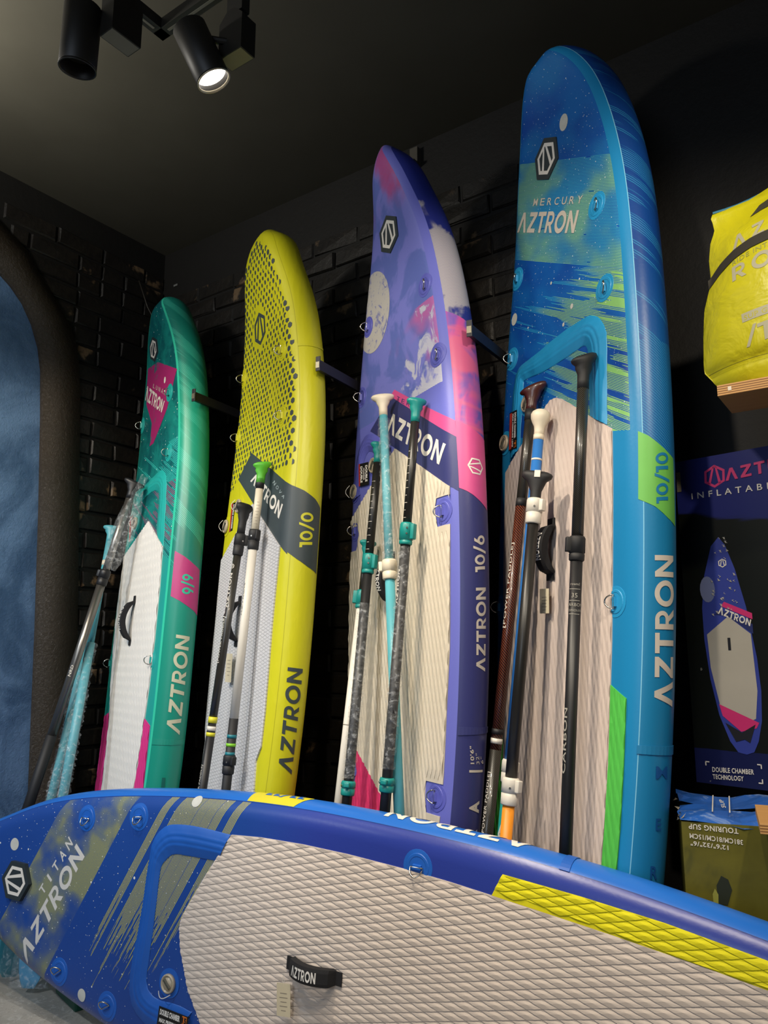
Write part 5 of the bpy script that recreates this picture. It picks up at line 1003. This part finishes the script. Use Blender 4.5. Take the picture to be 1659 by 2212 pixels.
fp('side_label', [[(.003, 1.775), (.016, 1.775), (.016, 1.836), (.003, 1.836)]], flat('#7a7458', .6), .0018); ps, wd = text('AS-321D', .0); fp('lettering', quad(ps, wd, [(.014, 1.779), (.014, 1.832), (.005, 1.832), (.005, 1.779)]), INK, .0026)
bc = [(.116, 1.625), (.133, 1.60), (.155, 1.53), (.178, 1.42), (.196, 1.28), (.200, 1.19), (.195, 1.11), (.182, 1.055), (.168, 1.026), (.148, 1.018), (.125, 1.022), (.105, 1.05), (.080, 1.12), (.062, 1.22), (.053, 1.33), (.053, 1.42), (.066, 1.515), (.092, 1.60)]
pc = (.126, 1.30); VB = flat('#2f3c8c', .4); fp('board_picture', [bc], VB, .0016)
fp('picture_pad', [[(.126, 1.395), (.185, 1.345), (.190, 1.19), (.180, 1.115), (.138, 1.095), (.085, 1.145), (.066, 1.25), (.062, 1.345)]], flat('#a8a294', .5), .0022)
fp('picture_band', [[(.105, 1.415), (.192, 1.372), (.192, 1.345), (.126, 1.395), (.088, 1.402)]], flat('#20285c', .45), .0024); fp('picture_band', [[(.118, 1.437), (.193, 1.402), (.193, 1.385), (.108, 1.425)]], MAG, .0024)
ps, wd = word('VZTRON'); fp('lettering', quad(ps, wd, [(.098, 1.404), (.185, 1.366), (.190, 1.384), (.104, 1.424)]), WHB, .0034)
fp('picture_moon', [[(.073 + .022 * math.cos(k * PI / 8), 1.475 + .038 * math.sin(k * PI / 8)) for k in range(16)]], flat('#6b7396', .5), .0023)
fp('picture_pink', [[(.082, 1.150), (.188, 1.105), (.180, 1.090), (.138, 1.078), (.090, 1.118)]], MAG, .0026); fp('picture_tail_pad', [[(.096, 1.10), (.140, 1.076), (.178, 1.10), (.160, 1.05), (.146, 1.058), (.122, 1.050)]], flat('#15141a', .5), .0032)
fp('picture_handle', [[(.120, 1.335), (.128, 1.335), (.128, 1.300), (.120, 1.300)]], flat('#15151a', .5), .003); fp('emblem', place(emblem(1, .2), .122, 1.548, .013, 0), WHB, .003)
rs = random.Random(5); fp('scuffs', [[(x + .003 * math.cos(k * 2.1 + q) * (1 + k % 2), z + .004 * math.sin(k * 1.25 + q)) for k in range(5)] for x, z, q in [(.105 + rs.uniform(-.02, .05), rs.uniform(1.39, 1.62), rs.uniform(0, 6)) for _ in range(46)] if abs(x - .125) < .012 + (1.62 - z) * .22], flat('#b3aea4', .6), .0036)
g = G('printed_carton_olive_water'); n = g.noise(g.obj(), 16, 5, .65, .4); n2 = g.noise(g.obj(), 5, 4, .6, .8); x, y, z = g.sep(g.obj()); c = g.mix(n, '#4f4a14', '#6f6a22'); LBF = g.out(g.mix(g.step(n2, .58, .68) * .6, c, '#2b3218'), .38, 0, .5)
g = G('printed_carton_blue_top'); n = g.noise(g.obj(), 14, 4, .7, .8); LBT = g.out(g.mix(g.step(n, .55, .72) * .6, '#2459ab', '#9db4d0'), .4, 0, .5)
M = rotM(18, (.735, 2.005, 0.0)); lb, face = carton('low_carton', 'olive carton with crumpled blue top, print upside down', M,   .42, .24, .884, LBF, LBF, LBT)
rs = random.Random(9); V, Fs = [], []
for s0, s1, nm in ((0, .12, 0), (.123, .24, 1)):
    vs, fs = [], []
    for j in range(5):
        y = s0 + (s1 - s0) * j / 4
        for i in range(13): vs.append(Vector((.42 * i / 12 + (rs.uniform(-.008, .004) if i == 0 else 0), y + (.004 * rs.uniform(-1, 1) if j in (0, 4) else 0), .884 + .003 + .10 * y + .006 * math.sin(i * 1.1 + nm) + (rs.uniform(-.004, .004)) + (.010 * rs.random() if i == 0 else 0) - (.005 if j in (0,) and not nm else 0))))
    for j in range(4):
        for i in range(12): a = j * 13 + i; fs.append([a, a + 1, a + 14, a + 13])
    mesh('top_flap', vs, fs, LBT, lb)
rs = random.Random(21); parts = []
for i in range(16): p = Vector((rs.uniform(-.008, .012), rs.uniform(.0, .24), 0)); p.z = .886 + .10 * p.y + rs.uniform(-.004, .008); q = [p + Vector((rs.uniform(-.009, .009), rs.uniform(-.009, .009), rs.uniform(-.006, .009))) for _ in range(3)]; parts.append((q, [[0, 1, 2]]))
mesh('torn_edge', *join(parts), flat('#8c8474', .8), lb)['kind'] = 'stuff'
lp = lambda name, polys, mat, off=.0022: fp(name, polys, mat, off, lb, 0.0)
up = lambda s, x0, z0, x1, z1, h: lp('lettering', quad(text(s, .02)[0], text(s, .02)[1], [(x1, z1), (x0, z0), (x0, z0 - h), (x1, z1 - h)]), WHB)
up('TOURING SUP', .016, .880, .128, .8755, .0125); up('381CM/81CM/15CM', .017, .8575, .136, .850, .0115); up('12\'6"/32"/6"', .018, .840, .103, .835, .0105)
lp('print_figure', [[(.070, .742), (.082, .765), (.097, .758), (.104, .735), (.092, .70), (.072, .70)]], flat('#23281a', .5), .0016); lp('print_figure', [[(.060, .722), (.066, .735), (.073, .722), (.071, .69), (.061, .69)]], flat('#8a8a3c', .5), .002)
tv = lambda pts, mat, nm: mesh(nm, [Vector((x, y, .8965 + .13 * y)) for x, y in pts], [list(range(len(pts)))], mat, lb)
for x in (.075, .115): mesh('print_rule', [Vector((x, .05, .902)), Vector((x + .003, .05, .902)), Vector((x + .018, .20, .917)), Vector((x + .015, .20, .917))], [[0, 1, 2, 3]], WHB, lb)
P, f = cells(text('SUP', .02)[0], None, None); mesh('lettering', [Vector((.112 - .010 * y,   .09 + .03 * x, .906 + .003 * x)) for x, y in P], f, WHB, lb)
M = WROT.copy() @ Matrix.Rotation(math.radians(12), 4, 'Z'); M.translation = (.792, 1.711, .941); plywood('plywood_counter', 'low plywood slab at the right edge in front of the olive carton', 'counter', M, .5, .22, .022)
